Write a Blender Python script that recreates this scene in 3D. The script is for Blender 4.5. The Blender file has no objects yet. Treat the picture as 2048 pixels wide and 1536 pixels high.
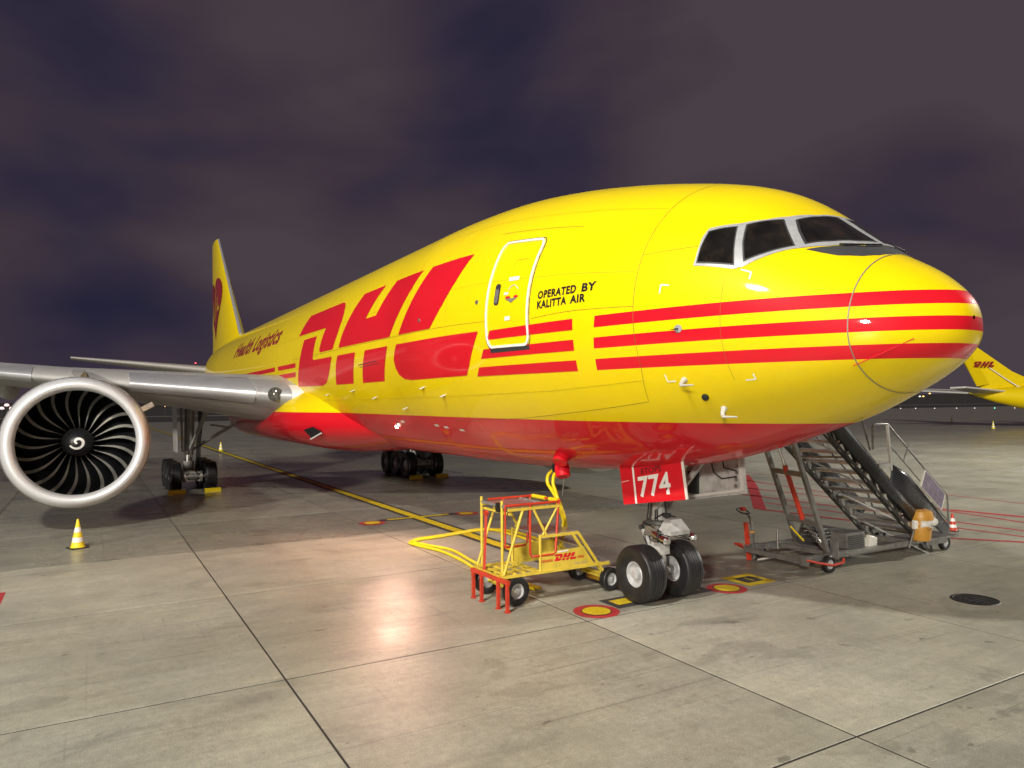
import bpy, bmesh, math, random
from mathutils import Vector, Matrix
R = math.radians
random.seed(7)
scene = bpy.context.scene
col = scene.collection

# ------------------------------------------------------------------ camera
CAM = Vector((10.739, -9.438, 3.747))
yaw, pitch, roll = R(30.075), R(1.549), R(-0.537)
d = Vector((-math.cos(yaw) * math.cos(pitch), math.sin(yaw) * math.cos(pitch), math.sin(pitch)))
r0 = d.cross(Vector((0, 0, 1))).normalized()
u0 = r0.cross(d)
rr = math.cos(roll) * r0 + math.sin(roll) * u0
uu = -math.sin(roll) * r0 + math.cos(roll) * u0
cam_data = bpy.data.cameras.new('camera')
cam = bpy.data.objects.new('camera', cam_data)
col.objects.link(cam)
cam_data.sensor_width = 36.0
cam_data.lens = 1457.88 / 2048 * 36
cam_data.clip_start = 0.1
cam_data.clip_end = 9000
cam.matrix_world = Matrix(((rr.x, uu.x, -d.x, CAM.x), (rr.y, uu.y, -d.y, CAM.y), (rr.z, uu.z, -d.z, CAM.z), (0, 0, 0, 1)))
scene.camera = cam

# ------------------------------------------------------------------ world: cloudy night sky lit from below by the airport
world = bpy.data.worlds.new('World')
scene.world = world
world.use_nodes = True
nt = world.node_tree
nt.nodes.clear()
def wn(t, **k):
    n = nt.nodes.new(t)
    for a, b in k.items():
        setattr(n, a, b)
    return n
out = wn('ShaderNodeOutputWorld')
bg = wn('ShaderNodeBackground')
tc = wn('ShaderNodeTexCoord')
mp = wn('ShaderNodeMapping')
mp.inputs['Location'].default_value = (1.7, 6.3, 0.9)
mp.inputs['Scale'].default_value = (1.0, 1.0, 1.9)
nz = wn('ShaderNodeTexNoise')
nz.inputs['Scale'].default_value = 2.1
nz.inputs['Detail'].default_value = 4
nz.inputs['Roughness'].default_value = 0.45
nz.inputs['Distortion'].default_value = 0.2
rp = wn('ShaderNodeValToRGB')
e = rp.color_ramp.elements
e[0].position = 0.36; e[0].color = (0.013, 0.014, 0.036, 1)
e[1].position = 0.64; e[1].color = (0.066, 0.050, 0.061, 1)
m = e.new(0.46); m.color = (0.030, 0.024, 0.045, 1)
m = e.new(0.53); m.color = (0.048, 0.034, 0.049, 1)
nt.links.new(tc.outputs['Generated'], mp.inputs['Vector'])
nt.links.new(mp.outputs['Vector'], nz.inputs['Vector'])
dotn = wn('ShaderNodeVectorMath', operation='DOT_PRODUCT')
dotn.inputs[1].default_value = (0.62, 0.78, 0.0)      # a closed cloud deck lies to one side
nt.links.new(tc.outputs['Generated'], dotn.inputs[0])
mrg = wn('ShaderNodeMapRange')
mrg.interpolation_type = 'SMOOTHSTEP'
mrg.inputs['From Min'].default_value = -0.15
mrg.inputs['From Max'].default_value = 0.14
mrg.inputs['To Min'].default_value = 0.0
mrg.inputs['To Max'].default_value = 0.20
nt.links.new(dotn.outputs['Value'], mrg.inputs['Value'])
addn = wn('ShaderNodeMath', operation='ADD')
nt.links.new(nz.outputs['Fac'], addn.inputs[0])
nt.links.new(mrg.outputs['Result'], addn.inputs[1])
sepw = wn('ShaderNodeSeparateXYZ')
nt.links.new(tc.outputs['Generated'], sepw.inputs[0])
hz = wn('ShaderNodeMapRange')                       # airport glow on the cloud base towards the horizon
hz.interpolation_type = 'SMOOTHSTEP'
hz.inputs['From Min'].default_value = 0.0
hz.inputs['From Max'].default_value = 0.32
hz.inputs['To Min'].default_value = 0.17
hz.inputs['To Max'].default_value = 0.0
nt.links.new(sepw.outputs['Z'], hz.inputs['Value'])
add2 = wn('ShaderNodeMath', operation='ADD')
nt.links.new(addn.outputs[0], add2.inputs[0])
nt.links.new(hz.outputs['Result'], add2.inputs[1])
nt.links.new(add2.outputs[0], rp.inputs['Fac'])
nt.links.new(rp.outputs['Color'], bg.inputs['Color'])
nt.links.new(bg.outputs['Background'], out.inputs['Surface'])
bg.inputs['Strength'].default_value = 1.0

# ------------------------------------------------------------------ a dim low sun added to even out the light, standing for far floodlights
sun_data = bpy.data.lights.new('sun', 'SUN')
sun_data.energy = 2.3
sun_data.angle = R(4)
sun_data.color = (1.0, 0.93, 0.82)
sun = bpy.data.objects.new('sun', sun_data)
col.objects.link(sun)
to_sun = Vector((0.60, -0.72, 0.27)).normalized()
sun.rotation_euler = to_sun.to_track_quat('Z', 'Y').to_euler()
sun.location = (40, -40, 40)

# the floodlight behind the viewer and a second, unseen, added to even out the light (their poles and lamp heads are built further down)
FLOODS = (((9.05, -20.2, 21.0), (-10, -1, 1.5), 9900), ((11.0, 47.0, 21.0), (-15, 27, 0), 24000))
for loc_, tgt_, pw_ in FLOODS:
    fl = bpy.data.lights.new('floodlight', 'AREA')
    fl.shape = 'RECTANGLE'
    fl.size = 2.2
    fl.size_y = 0.8
    fl.energy = pw_
    fl.color = (1.0, 0.965, 0.865)
    flo = bpy.data.objects.new('floodlight', fl)
    col.objects.link(flo)
    flo.location = loc_
    aim = (Vector(tgt_) - Vector(loc_)).normalized()
    flo.rotation_euler = (-aim).to_track_quat('Z', 'Y').to_euler()

vs = scene.view_settings
vs.view_transform = 'Standard'
vs.look = 'None'
vs.exposure = 0.0
vs.gamma = 1.0
vs.use_curve_mapping = False
scene.cycles.max_bounces = 8
scene.cycles.glossy_bounces = 4
scene.cycles.sample_clamp_indirect = 4.0
scene.cycles.blur_glossy = 0.6

# ------------------------------------------------------------------ materials
def nodes_of(m):
    m.use_nodes = True
    t = m.node_tree
    b = t.nodes['Principled BSDF']
    return t, b
def mat(name, c, rough=0.5, metal=0.0, var=0.08, scale=6.0, coat=0.0, coat_rough=0.05, bump=0.0, bscale=60.0, rvar=0.08, spec=0.5, dirt_or_tint=0.0, dirt_or_tint_col=(0.05, 0.045, 0.04)):
    m = bpy.data.materials.new(name)
    t, b = nodes_of(m)
    co = t.nodes.new('ShaderNodeTexCoord')
    n = t.nodes.new('ShaderNodeTexNoise')
    n.inputs['Scale'].default_value = scale
    n.inputs['Detail'].default_value = 6
    t.links.new(co.outputs['Object'], n.inputs['Vector'])
    mr = t.nodes.new('ShaderNodeMapRange')
    mr.inputs['From Min'].default_value = 0.3
    mr.inputs['From Max'].default_value = 0.7
    mr.inputs['To Min'].default_value = 1 - var
    mr.inputs['To Max'].default_value = 1 + var * 0.6
    t.links.new(n.outputs['Fac'], mr.inputs['Value'])
    mx = t.nodes.new('ShaderNodeVectorMath')
    mx.operation = 'SCALE'
    mx.inputs[0].default_value = c
    t.links.new(mr.outputs['Result'], mx.inputs['Scale'])
    last = mx.outputs['Vector']
    if dirt_or_tint > 0:
        n2 = t.nodes.new('ShaderNodeTexNoise')
        n2.inputs['Scale'].default_value = scale * 0.6 + 1.3
        n2.inputs['Detail'].default_value = 9
        n2.inputs['Roughness'].default_value = 0.65
        t.links.new(co.outputs['Object'], n2.inputs['Vector'])
        m2 = t.nodes.new('ShaderNodeMapRange')
        m2.inputs['From Min'].default_value = 0.5
        m2.inputs['From Max'].default_value = 0.75
        m2.inputs['To Max'].default_value = dirt_or_tint
        t.links.new(n2.outputs['Fac'], m2.inputs['Value'])
        mi = t.nodes.new('ShaderNodeMix')
        mi.data_type = 'RGBA'
        t.links.new(m2.outputs['Result'], mi.inputs[0])
        t.links.new(last, mi.inputs[6])
        mi.inputs[7].default_value = (*dirt_or_tint_col, 1)
        last = mi.outputs[2]
    t.links.new(last, b.inputs['Base Color'])
    mr2 = t.nodes.new('ShaderNodeMapRange')
    mr2.inputs['To Min'].default_value = max(0.02, rough - rvar)
    mr2.inputs['To Max'].default_value = min(1, rough + rvar)
    t.links.new(n.outputs['Fac'], mr2.inputs['Value'])
    t.links.new(mr2.outputs['Result'], b.inputs['Roughness'])
    b.inputs['Metallic'].default_value = metal
    b.inputs['Specular IOR Level'].default_value = spec
    if coat:
        b.inputs['Coat Weight'].default_value = coat
        b.inputs['Coat Roughness'].default_value = coat_rough
    if bump:
        bn = t.nodes.new('ShaderNodeTexNoise')
        bn.inputs['Scale'].default_value = bscale
        bn.inputs['Detail'].default_value = 4
        t.links.new(co.outputs['Object'], bn.inputs['Vector'])
        bp = t.nodes.new('ShaderNodeBump')
        bp.inputs['Strength'].default_value = bump
        bp.inputs['Distance'].default_value = 0.01
        t.links.new(bn.outputs['Fac'], bp.inputs['Height'])
        t.links.new(bp.outputs['Normal'], b.inputs['Normal'])
    return m
def emit(name, c, s):
    m = bpy.data.materials.new(name)
    t, b = nodes_of(m)
    b.inputs['Base Color'].default_value = (*c, 1)
    b.inputs['Emission Color'].default_value = (*c, 1)
    b.inputs['Emission Strength'].default_value = s
    return m

YEL = (0.80, 0.60, 0.001)
RED = (0.63, 0.008, 0.019)
M = {}
M['yellow'] = mat('yellow_paint', YEL, 0.45, var=0.03, scale=0.7, coat=0.45, coat_rough=0.06, spec=0.2)
M['red'] = mat('red_paint', RED, 0.45, var=0.04, scale=0.7, coat=0.45, coat_rough=0.05, spec=0.2)
M['darkred'] = mat('crimson_paint', (0.30, 0.012, 0.022), 0.4, var=0.04, scale=0.7, coat=0.3)
M['lap'] = mat('skin_lap', (0.50, 0.36, 0.002), 0.6, var=0.1)
M['line'] = mat('panel_gap', (0.16, 0.11, 0.01), 0.7, var=0.3)
M['seam'] = mat('grey_sealant', (0.20, 0.19, 0.15), 0.5, var=0.1)
M['black'] = mat('black_lettering', (0.012, 0.012, 0.014), 0.4, var=0.1)
M['white'] = mat('white_paint', (0.80, 0.79, 0.76), 0.4, var=0.04, coat=0.3)
M['greywhite'] = mat('pale_grey_paint', (0.52, 0.51, 0.48), 0.4, var=0.06, scale=1.2, coat=0.3, dirt_or_tint=0.12)
M['wing'] = mat('grey_wing_paint', (0.48, 0.475, 0.465), 0.38, var=0.06, scale=0.5, coat=0.25, coat_rough=0.15, dirt_or_tint=0.15)
M['slat'] = mat('polished_slat_metal', (0.74, 0.755, 0.79), 0.36, 0.65, var=0.06, scale=2, rvar=0.06)
M['lip'] = mat('bare_inlet_metal', (0.86, 0.87, 0.90), 0.38, 0.40, var=0.04, scale=2, rvar=0.05)
M['frame_grey'] = mat('windshield_frame_grey', (0.40, 0.405, 0.42), 0.4, 0.2, var=0.10, scale=9, dirt_or_tint=0.2)
M['gasket'] = mat('window_gasket', (0.03, 0.03, 0.032), 0.6)
M['glare'] = mat('anti_glare_grey', (0.045, 0.047, 0.05), 0.6, var=0.1)
M['glass'] = mat('dark_cockpit_glass', (0.010, 0.009, 0.008), 0.05, var=0.5, scale=3, rvar=0.02, spec=0.6, dirt_or_tint=0.7, dirt_or_tint_col=(0.035, 0.022, 0.014))  # brown blotches paint a faint cockpit interior into the glass, not dirt
M['rubber'] = mat('black_rubber', (0.017, 0.017, 0.018), 0.5, var=0.2, scale=14, bump=0.15, bscale=90, dirt_or_tint=0.25, dirt_or_tint_col=(0.06, 0.055, 0.05))
M['tyre'] = mat('tyre_rubber', (0.014, 0.014, 0.015), 0.42, var=0.25, scale=7, bump=0.1, bscale=80, dirt_or_tint=0.35, dirt_or_tint_col=(0.05, 0.045, 0.04))
M['rim'] = mat('grey_wheel_rim', (0.58, 0.59, 0.60), 0.35, 0.3, var=0.1, scale=8, dirt_or_tint=0.35)
M['steel'] = mat('worn_steel', (0.38, 0.37, 0.35), 0.38, 0.8, var=0.15, scale=9, dirt_or_tint=0.4)
M['chrome'] = mat('bright_chrome', (0.75, 0.75, 0.75), 0.14, 1.0, var=0.05)
M['gear_grey'] = mat('gear_grey_paint', (0.38, 0.375, 0.355), 0.42, var=0.14, scale=6, dirt_or_tint=0.65)
M['dark_metal'] = mat('dark_metal', (0.065, 0.064, 0.062), 0.42, 0.4, var=0.2, scale=8, dirt_or_tint=0.3, dirt_or_tint_col=(0.10, 0.09, 0.08))
M['galv'] = mat('galvanised_steel', (0.27, 0.265, 0.255), 0.42, 0.6, var=0.18, scale=5, dirt_or_tint=0.45)
M['alu'] = mat('aluminium_tread', (0.62, 0.61, 0.58), 0.34, 0.8, var=0.1, scale=12, dirt_or_tint=0.3)
M['darkpanel'] = mat('dark_grey_panel', (0.055, 0.057, 0.062), 0.28, 0.5, var=0.15, scale=2.5, rvar=0.1, dirt_or_tint=0.2, dirt_or_tint_col=(0.12, 0.115, 0.11))
M['cartyellow'] = mat('faded_yellow_paint', (0.70, 0.53, 0.06), 0.45, var=0.12, scale=5, dirt_or_tint=0.35, dirt_or_tint_col=(0.12, 0.09, 0.03))
M['cartred'] = mat('orange_red_paint', (0.56, 0.045, 0.018), 0.42, var=0.12, scale=6, dirt_or_tint=0.25)
M['cable'] = mat('yellow_cable_sheath', (0.80, 0.60, 0.008), 0.42, var=0.06, scale=8, dirt_or_tint=0.15)
M['orange'] = mat('orange_plastic', (0.58, 0.29, 0.045), 0.42, var=0.06, scale=5, dirt_or_tint=0.15)
M['coneyellow'] = mat('cone_yellow', (0.82, 0.66, 0.02), 0.5, var=0.08)
M['bagwhite'] = mat('white_plastic_bag', (0.70, 0.68, 0.62), 0.35, var=0.12, scale=14, bump=0.4, bscale=25)
M['solar'] = mat('solar_cells', (0.20, 0.16, 0.24), 0.16, 0.2, var=0.25, scale=9, coat=0.6)
M['blade'] = mat('dark_fan_blade', (0.012, 0.012, 0.014), 0.33, 0.2, var=0.2)
M['blade_edge'] = mat('metal_blade_edge', (0.60, 0.58, 0.52), 0.45, 0.5, var=0.15, scale=9)
M['duct'] = mat('dark_duct', (0.028, 0.027, 0.027), 0.5, 0.1, var=0.2)
M['lens'] = mat('lamp_lens', (0.10, 0.10, 0.09), 0.12, 0.2, var=0.5, scale=20)
M['markyellow'] = mat('yellow_marking_paint', (0.66, 0.50, 0.012), 0.55, var=0.14, scale=6, dirt_or_tint=0.30, dirt_or_tint_col=(0.16, 0.13, 0.06), bump=0.1)
M['markblack'] = mat('black_marking_paint', (0.045, 0.044, 0.043), 0.6, var=0.3, scale=5, dirt_or_tint=0.3, dirt_or_tint_col=(0.16, 0.15, 0.13))
M['markred'] = mat('red_marking_paint', (0.42, 0.03, 0.035), 0.6, var=0.16, scale=5, dirt_or_tint=0.35, dirt_or_tint_col=(0.25, 0.19, 0.16))
M['iron'] = mat('cast_iron', (0.03, 0.029, 0.028), 0.5, 0.6, var=0.3, scale=20, bump=0.5, bscale=30)
M['grass'] = mat('dark_grass', (0.050, 0.048, 0.042), 0.9, var=0.4, scale=0.05)
M['sealant'] = mat('joint_sealant', (0.020, 0.018, 0.016), 0.8, var=0.3)

# fuselage paint: red belly below a level line and three red bands round the nose
def fuselage_paint():
    m = bpy.data.materials.new('fuselage_paint')
    t, b = nodes_of(m)
    co = t.nodes.new('ShaderNodeTexCoord')
    sp = t.nodes.new('ShaderNodeSeparateXYZ')
    t.links.new(co.outputs['Object'], sp.inputs[0])
    def mth(op, a, bb=None):
        n = t.nodes.new('ShaderNodeMath'); n.operation = op
        for i, v in enumerate((a, bb)):
            if v is None: continue
            if isinstance(v, (int, float)): n.inputs[i].default_value = v
            else: t.links.new(v, n.inputs[i])
        return n.outputs[0]
    zline = mth('ADD', mth('MULTIPLY', sp.outputs['X'], -0.0056), 3.443)
    fac = mth('LESS_THAN', sp.outputs['Z'], zline)
    xs = mth('ADD', 1.40, mth('MULTIPLY', mth('SUBTRACT', sp.outputs['Z'], 4.27), 0.16))
    fwd = mth('GREATER_THAN', sp.outputs['X'], xs)
    for lo, hi in ((4.265, 4.442), (4.602, 4.775), (4.930, 5.112)):
        band = mth('MULTIPLY', mth('GREATER_THAN', sp.outputs['Z'], lo), mth('LESS_THAN', sp.outputs['Z'], hi))
        fac = mth('MAXIMUM', fac, mth('MULTIPLY', band, fwd))
    n = t.nodes.new('ShaderNodeTexNoise')
    n.inputs['Scale'].default_value = 0.9
    n.inputs['Detail'].default_value = 5
    t.links.new(co.outputs['Object'], n.inputs['Vector'])
    mr = t.nodes.new('ShaderNodeMapRange')
    mr.inputs['To Min'].default_value = 0.95
    mr.inputs['To Max'].default_value = 1.04
    stm = t.nodes.new('ShaderNodeMapping')
    stm.inputs['Scale'].default_value = (2.2, 0.3, 0.35)
    t.links.new(co.outputs['Object'], stm.inputs['Vector'])
    stn = t.nodes.new('ShaderNodeTexNoise')
    stn.inputs['Scale'].default_value = 2.5
    stn.inputs['Detail'].default_value = 7
    t.links.new(stm.outputs['Vector'], stn.inputs['Vector'])
    avg = mth('ADD', mth('MULTIPLY', n.outputs['Fac'], 0.4), mth('MULTIPLY', stn.outputs['Fac'], 0.6))
    t.links.new(avg, mr.inputs['Value'])
    mi = t.nodes.new('ShaderNodeMix'); mi.data_type = 'RGBA'
    t.links.new(fac, mi.inputs[0])
    mi.inputs[6].default_value = (*YEL, 1)
    mi.inputs[7].default_value = (*RED, 1)
    sc = t.nodes.new('ShaderNodeVectorMath'); sc.operation = 'SCALE'
    t.links.new(mi.outputs[2], sc.inputs[0])
    t.links.new(mr.outputs['Result'], sc.inputs['Scale'])
    t.links.new(sc.outputs[0], b.inputs['Base Color'])
    b.inputs['Roughness'].default_value = 0.45
    b.inputs['Specular IOR Level'].default_value = 0.08
    b.inputs['Coat Weight'].default_value = 0.65
    r2 = t.nodes.new('ShaderNodeMapRange')
    r2.inputs['To Min'].default_value = 0.02
    r2.inputs['To Max'].default_value = 0.06
    t.links.new(n.outputs['Fac'], r2.inputs['Value'])
    t.links.new(r2.outputs['Result'], b.inputs['Coat Roughness'])
    # faint skin waviness between frames and stringers
    w = t.nodes.new('ShaderNodeTexNoise')
    w.inputs['Scale'].default_value = 1.6
    w.inputs['Detail'].default_value = 2
    t.links.new(co.outputs['Object'], w.inputs['Vector'])
    bp = t.nodes.new('ShaderNodeBump')
    bp.inputs['Strength'].default_value = 0.10
    bp.inputs['Distance'].default_value = 0.05
    t.links.new(w.outputs['Fac'], bp.inputs['Height'])
    t.links.new(bp.outputs['Normal'], b.inputs['Coat Normal'])
    return m
M['fuselage'] = fuselage_paint()

def concrete(name, joints=False, damp_=0.0):
    m = bpy.data.materials.new(name)
    t, b = nodes_of(m)
    geo = t.nodes.new('ShaderNodeNewGeometry')
    oi = t.nodes.new('ShaderNodeObjectInfo')
    L = t.links.new
    def noise(scale, detail=6, rough=0.6, sx=1, sy=1, dist=0.0):
        mpn = t.nodes.new('ShaderNodeMapping')
        mpn.inputs['Scale'].default_value = (sx, sy, 1)
        L(geo.outputs['Position'], mpn.inputs['Vector'])
        n = t.nodes.new('ShaderNodeTexNoise')
        n.inputs['Scale'].default_value = scale
        n.inputs['Detail'].default_value = detail
        n.inputs['Roughness'].default_value = rough
        n.inputs['Distortion'].default_value = dist
        L(mpn.outputs['Vector'], n.inputs['Vector'])
        return n.outputs['Fac']
    def rng(v, a, bb, c, dd):
        n = t.nodes.new('ShaderNodeMapRange')
        n.inputs['From Min'].default_value = a; n.inputs['From Max'].default_value = bb
        n.inputs['To Min'].default_value = c; n.inputs['To Max'].default_value = dd
        L(v, n.inputs['Value'])
        return n.outputs['Result']
    def mul(a, bb):
        n = t.nodes.new('ShaderNodeMath'); n.operation = 'MULTIPLY'
        for i, v in enumerate((a, bb)):
            if isinstance(v, (int, float)): n.inputs[i].default_value = v
            else: L(v, n.inputs[i])
        return n.outputs[0]
    big = rng(noise(0.16, 4), 0.3, 0.7, 0.80, 1.14)
    mid = rng(noise(1.4, 9, 0.72, dist=0.4), 0.3, 0.72, 0.84, 1.12)
    streak = rng(noise(1.6, 8, 0.72, sx=2.6, sy=0.22), 0.28, 0.72, 0.84, 1.12)
    fine = mul(rng(noise(42, 6, 0.75), 0.3, 0.7, 0.76, 1.20), rng(noise(85, 3, 0.75), 0.3, 0.7, 0.58, 1.40))
    stain = rng(noise(0.75, 9, 0.60, sx=1.3, sy=0.75, dist=0.5), 0.57, 0.62, 1.0, 0.83)
    spots = rng(noise(3.0, 4, 0.55, sx=1.2, sy=0.8), 0.67, 0.71, 1.0, 0.60)
    mottle = rng(noise(9, 5, 0.65), 0.3, 0.7, 0.86, 1.12)
    fine = mul(fine, mottle)
    oil = rng(noise(0.9, 8, 0.6, sx=1.0, sy=0.7, dist=0.8), 0.675, 0.71, 1.0, 0.70)
    fine = mul(fine, oil)
    slab = rng(oi.outputs['Random'], 0, 1, 0.84, 1.10)
    v = mul(mul(mul(big, mid), mul(streak, fine)), mul(mul(stain, spots), slab))
    # thin scuffs from tyres, along the parking direction and across it
    sc = rng(noise(2.2, 3, 0.4, sx=7.0, sy=0.10, dist=0.3), 0.65, 0.70, 1.0, 0.76)
    v = mul(v, sc)
    sc2 = rng(noise(1.7, 3, 0.45, sx=0.12, sy=6.5, dist=0.6), 0.67, 0.72, 1.0, 0.87)
    v = mul(v, sc2)
    if joints:
        sep = t.nodes.new('ShaderNodeSeparateXYZ'); L(geo.outputs['Position'], sep.inputs[0])
        for ax, off in (('X', 0.432), ('Y', -2.011)):
            a1 = t.nodes.new('ShaderNodeMath'); a1.operation = 'SUBTRACT'; L(sep.outputs[ax], a1.inputs[0]); a1.inputs[1].default_value = off - 0.02
            a2 = t.nodes.new('ShaderNodeMath'); a2.operation = 'FLOORED_MODULO'; L(a1.outputs[0], a2.inputs[0]); a2.inputs[1].default_value = 5.085
            a3 = t.nodes.new('ShaderNodeMath'); a3.operation = 'GREATER_THAN'; L(a2.outputs[0], a3.inputs[0]); a3.inputs[1].default_value = 0.04
            v = mul(v, rng(a3.outputs[0], 0, 1, 0.35, 1.0))
    cs = t.nodes.new('ShaderNodeVectorMath'); cs.operation = 'SCALE'
    warm = t.nodes.new('ShaderNodeMix'); warm.data_type = 'RGBA'
    L(rng(noise(0.4, 5), 0.35, 0.65, 0, 1), warm.inputs[0])
    warm.inputs[6].default_value = (0.395, 0.378, 0.298, 1)
    warm.inputs[7].default_value = (0.365, 0.358, 0.298, 1)
    L(warm.outputs[2], cs.inputs[0])
    L(mul(v, 1.0 - 0.13 * damp_), cs.inputs['Scale'])
    L(cs.outputs[0], b.inputs['Base Color'])
    damp = noise(0.35, 5, 0.6, sx=1.0, sy=0.6)
    L(rng(damp, 0.35, 0.65, 0.29 - 0.08 * damp_, 0.48 - 0.16 * damp_), b.inputs['Roughness'])
    b.inputs['Specular IOR Level'].default_value = 0.45
    bp = t.nodes.new('ShaderNodeBump')
    bp.inputs['Strength'].default_value = 0.6
    bp.inputs['Distance'].default_value = 0.006
    L(noise(55, 5, 0.7), bp.inputs['Height'])
    L(bp.outputs['Normal'], b.inputs['Normal'])
    return m
M['concrete'] = concrete('concrete')
M['concrete_far'] = concrete('concrete_far', True)
M['concrete_damp'] = concrete('concrete_damp', False, 1.0)

# ------------------------------------------------------------------ mesh helpers
def V(*a): return Vector(a)
class MB:
    def __init__(s): s.v = []; s.f = []; s.mi = []; s.cur = 0
    def add(s, vs_, fs):
        o = len(s.v)
        s.v += [tuple(p) for p in vs_]
        s.f += [tuple(i + o for i in f) for f in fs]
        s.mi += [s.cur] * len(fs)
        return s
    def box(s, c, size, rot=None):
        hx, hy, hz = (k / 2 for k in size)
        pts = [V(x, y, z) for x in (-hx, hx) for y in (-hy, hy) for z in (-hz, hz)]
        if rot: pts = [rot @ p for p in pts]
        c = Vector(c)
        return s.add([p + c for p in pts], [(0, 1, 3, 2), (4, 6, 7, 5), (0, 4, 5, 1), (2, 3, 7, 6), (0, 2, 6, 4), (1, 5, 7, 3)])
    def bar(s, a, b, w, h, up=(0, 0, 1)):
        a = Vector(a); b = Vector(b); t = (b - a).normalized()
        sd = t.cross(Vector(up))
        if sd.length < 1e-4: sd = t.cross(V(1, 0, 0))
        sd.normalize(); n = sd.cross(t)
        pts = [q + sd * (i * w / 2) + n * (j * h / 2) for q in (a, b) for i, j in ((-1, -1), (1, -1), (1, 1), (-1, 1))]
        return s.add(pts, [(0, 1, 2, 3), (7, 6, 5, 4), (0, 4, 5, 1), (1, 5, 6, 2), (2, 6, 7, 3), (3, 7, 4, 0)])
    def tube(s, a, b, r1, r2=None, n=12, caps=True):
        r2 = r1 if r2 is None else r2
        return s.path([a, b], [r1, r2], n, caps)
    def path(s, pts, r, n=10, caps=True):
        pts = [Vector(p) for p in pts]
        rs = r if isinstance(r, (list, tuple)) else [r] * len(pts)
        vs_ = []; prev = None
        for i, p in enumerate(pts):
            t = (pts[min(i + 1, len(pts) - 1)] - pts[max(i - 1, 0)]).normalized()
            if prev is None:
                ref = V(0, 0, 1) if abs(t.z) < 0.9 else V(1, 0, 0)
                sd = t.cross(ref).normalized()
            else:
                sd = (prev - t * prev.dot(t)).normalized()
            prev = sd; up = sd.cross(t)
            for k in range(n):
                a = 2 * math.pi * k / n
                vs_.append(p + (sd * math.cos(a) + up * math.sin(a)) * rs[i])
        fs = [(i * n + k, i * n + (k + 1) % n, (i + 1) * n + (k + 1) % n, (i + 1) * n + k) for i in range(len(pts) - 1) for k in range(n)]
        if caps:
            fs.append(tuple(range(n))[::-1]); fs.append(tuple(range((len(pts) - 1) * n, len(pts) * n)))
        return s.add(vs_, fs)
    def lathe(s, prof, o=(0, 0, 0), axis=(0, 0, 1), n=32, close=False, mats=None):
        """prof: list of (along, radius)"""
        o = Vector(o); t = Vector(axis).normalized()
        ref = V(0, 0, 1) if abs(t.z) < 0.9 else V(1, 0, 0)
        sd = t.cross(ref).normalized(); up = sd.cross(t)
        vs_ = []
        for a, rad in prof:
            for k in range(n):
                q = 2 * math.pi * k / n
                vs_.append(o + t * a + (sd * math.cos(q) + up * math.sin(q)) * rad)
        m_ = len(prof)
        for i in range(m_ if close else m_ - 1):
            j = (i + 1) % m_
            if mats: s.cur = mats[i]
        off = len(s.v)
        s.v += [tuple(p) for p in vs_]
        for i in range(m_ if close else m_ - 1):
            j = (i + 1) % m_
            for k in range(n):
                s.f.append((off + i * n + k, off + i * n + (k + 1) % n, off + j * n + (k + 1) % n, off + j * n + k))
                s.mi.append(mats[i] if mats else s.cur)
        return s
    def plate(s, pts, th, nrm=None):
        """flat polygon given thickness"""
        pts = [Vector(p) for p in pts]
        if nrm is None:
            nrm = (pts[1] - pts[0]).cross(pts[2] - pts[0])
        nrm = Vector(nrm).normalized() * (th / 2)
        n = len(pts)
        return s.add([p + nrm for p in pts] + [p - nrm for p in pts],
                     [tuple(range(n)), tuple(range(2 * n - 1, n - 1, -1))] + [(i, n + i, n + (i + 1) % n, (i + 1) % n) for i in range(n)])
    def grid(s, rows, closed=False):
        n = len(rows[0]); m_ = len(rows)
        fs = []
        for i in range(m_ - 1):
            for k in range(n if closed else n - 1):
                fs.append((i * n + k, i * n + (k + 1) % n, (i + 1) * n + (k + 1) % n, (i + 1) * n + k))
        return s.add([p for row in rows for p in row], fs)
    def build(s, name, mats, parent=None, smooth=True, angle=38, fix=True):
        me = bpy.data.meshes.new(name)
        me.from_pydata(s.v, [], s.f)
        if not isinstance(mats, (list, tuple)): mats = [mats]
        for m_ in mats: me.materials.append(M[m_] if isinstance(m_, str) else m_)
        if len(mats) > 1:
            me.polygons.foreach_set('material_index', s.mi)
        if fix:
            bm = bmesh.new(); bm.from_mesh(me)
            bmesh.ops.recalc_face_normals(bm, faces=bm.faces)
            bm.to_mesh(me); bm.free()
        if smooth:
            me.polygons.foreach_set('use_smooth', [True] * len(me.polygons))
            me.set_sharp_from_angle(angle=R(angle))
        me.update()
        o = bpy.data.objects.new(name, me)
        col.objects.link(o)
        if parent: o.parent = parent
        return o
def tag(o, label=None, cat=None, group=None, kind=None):
    if label: o['label'] = label
    if cat: o['category'] = cat
    if group: o['group'] = group
    if kind: o['kind'] = kind
    return o
def thing(name, loc, label, cat, group=None, rz=0):
    o = bpy.data.objects.new(name, None)
    o.empty_display_size = 0.3
    col.objects.link(o)
    o.location = loc; o.rotation_euler.z = rz
    return tag(o, label, cat, group)
def copy_tree(o, parent=None):
    c = o.copy(); col.objects.link(c); c.parent = parent
    for ch in list(o.children): copy_tree(ch, c)
    return c

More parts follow.
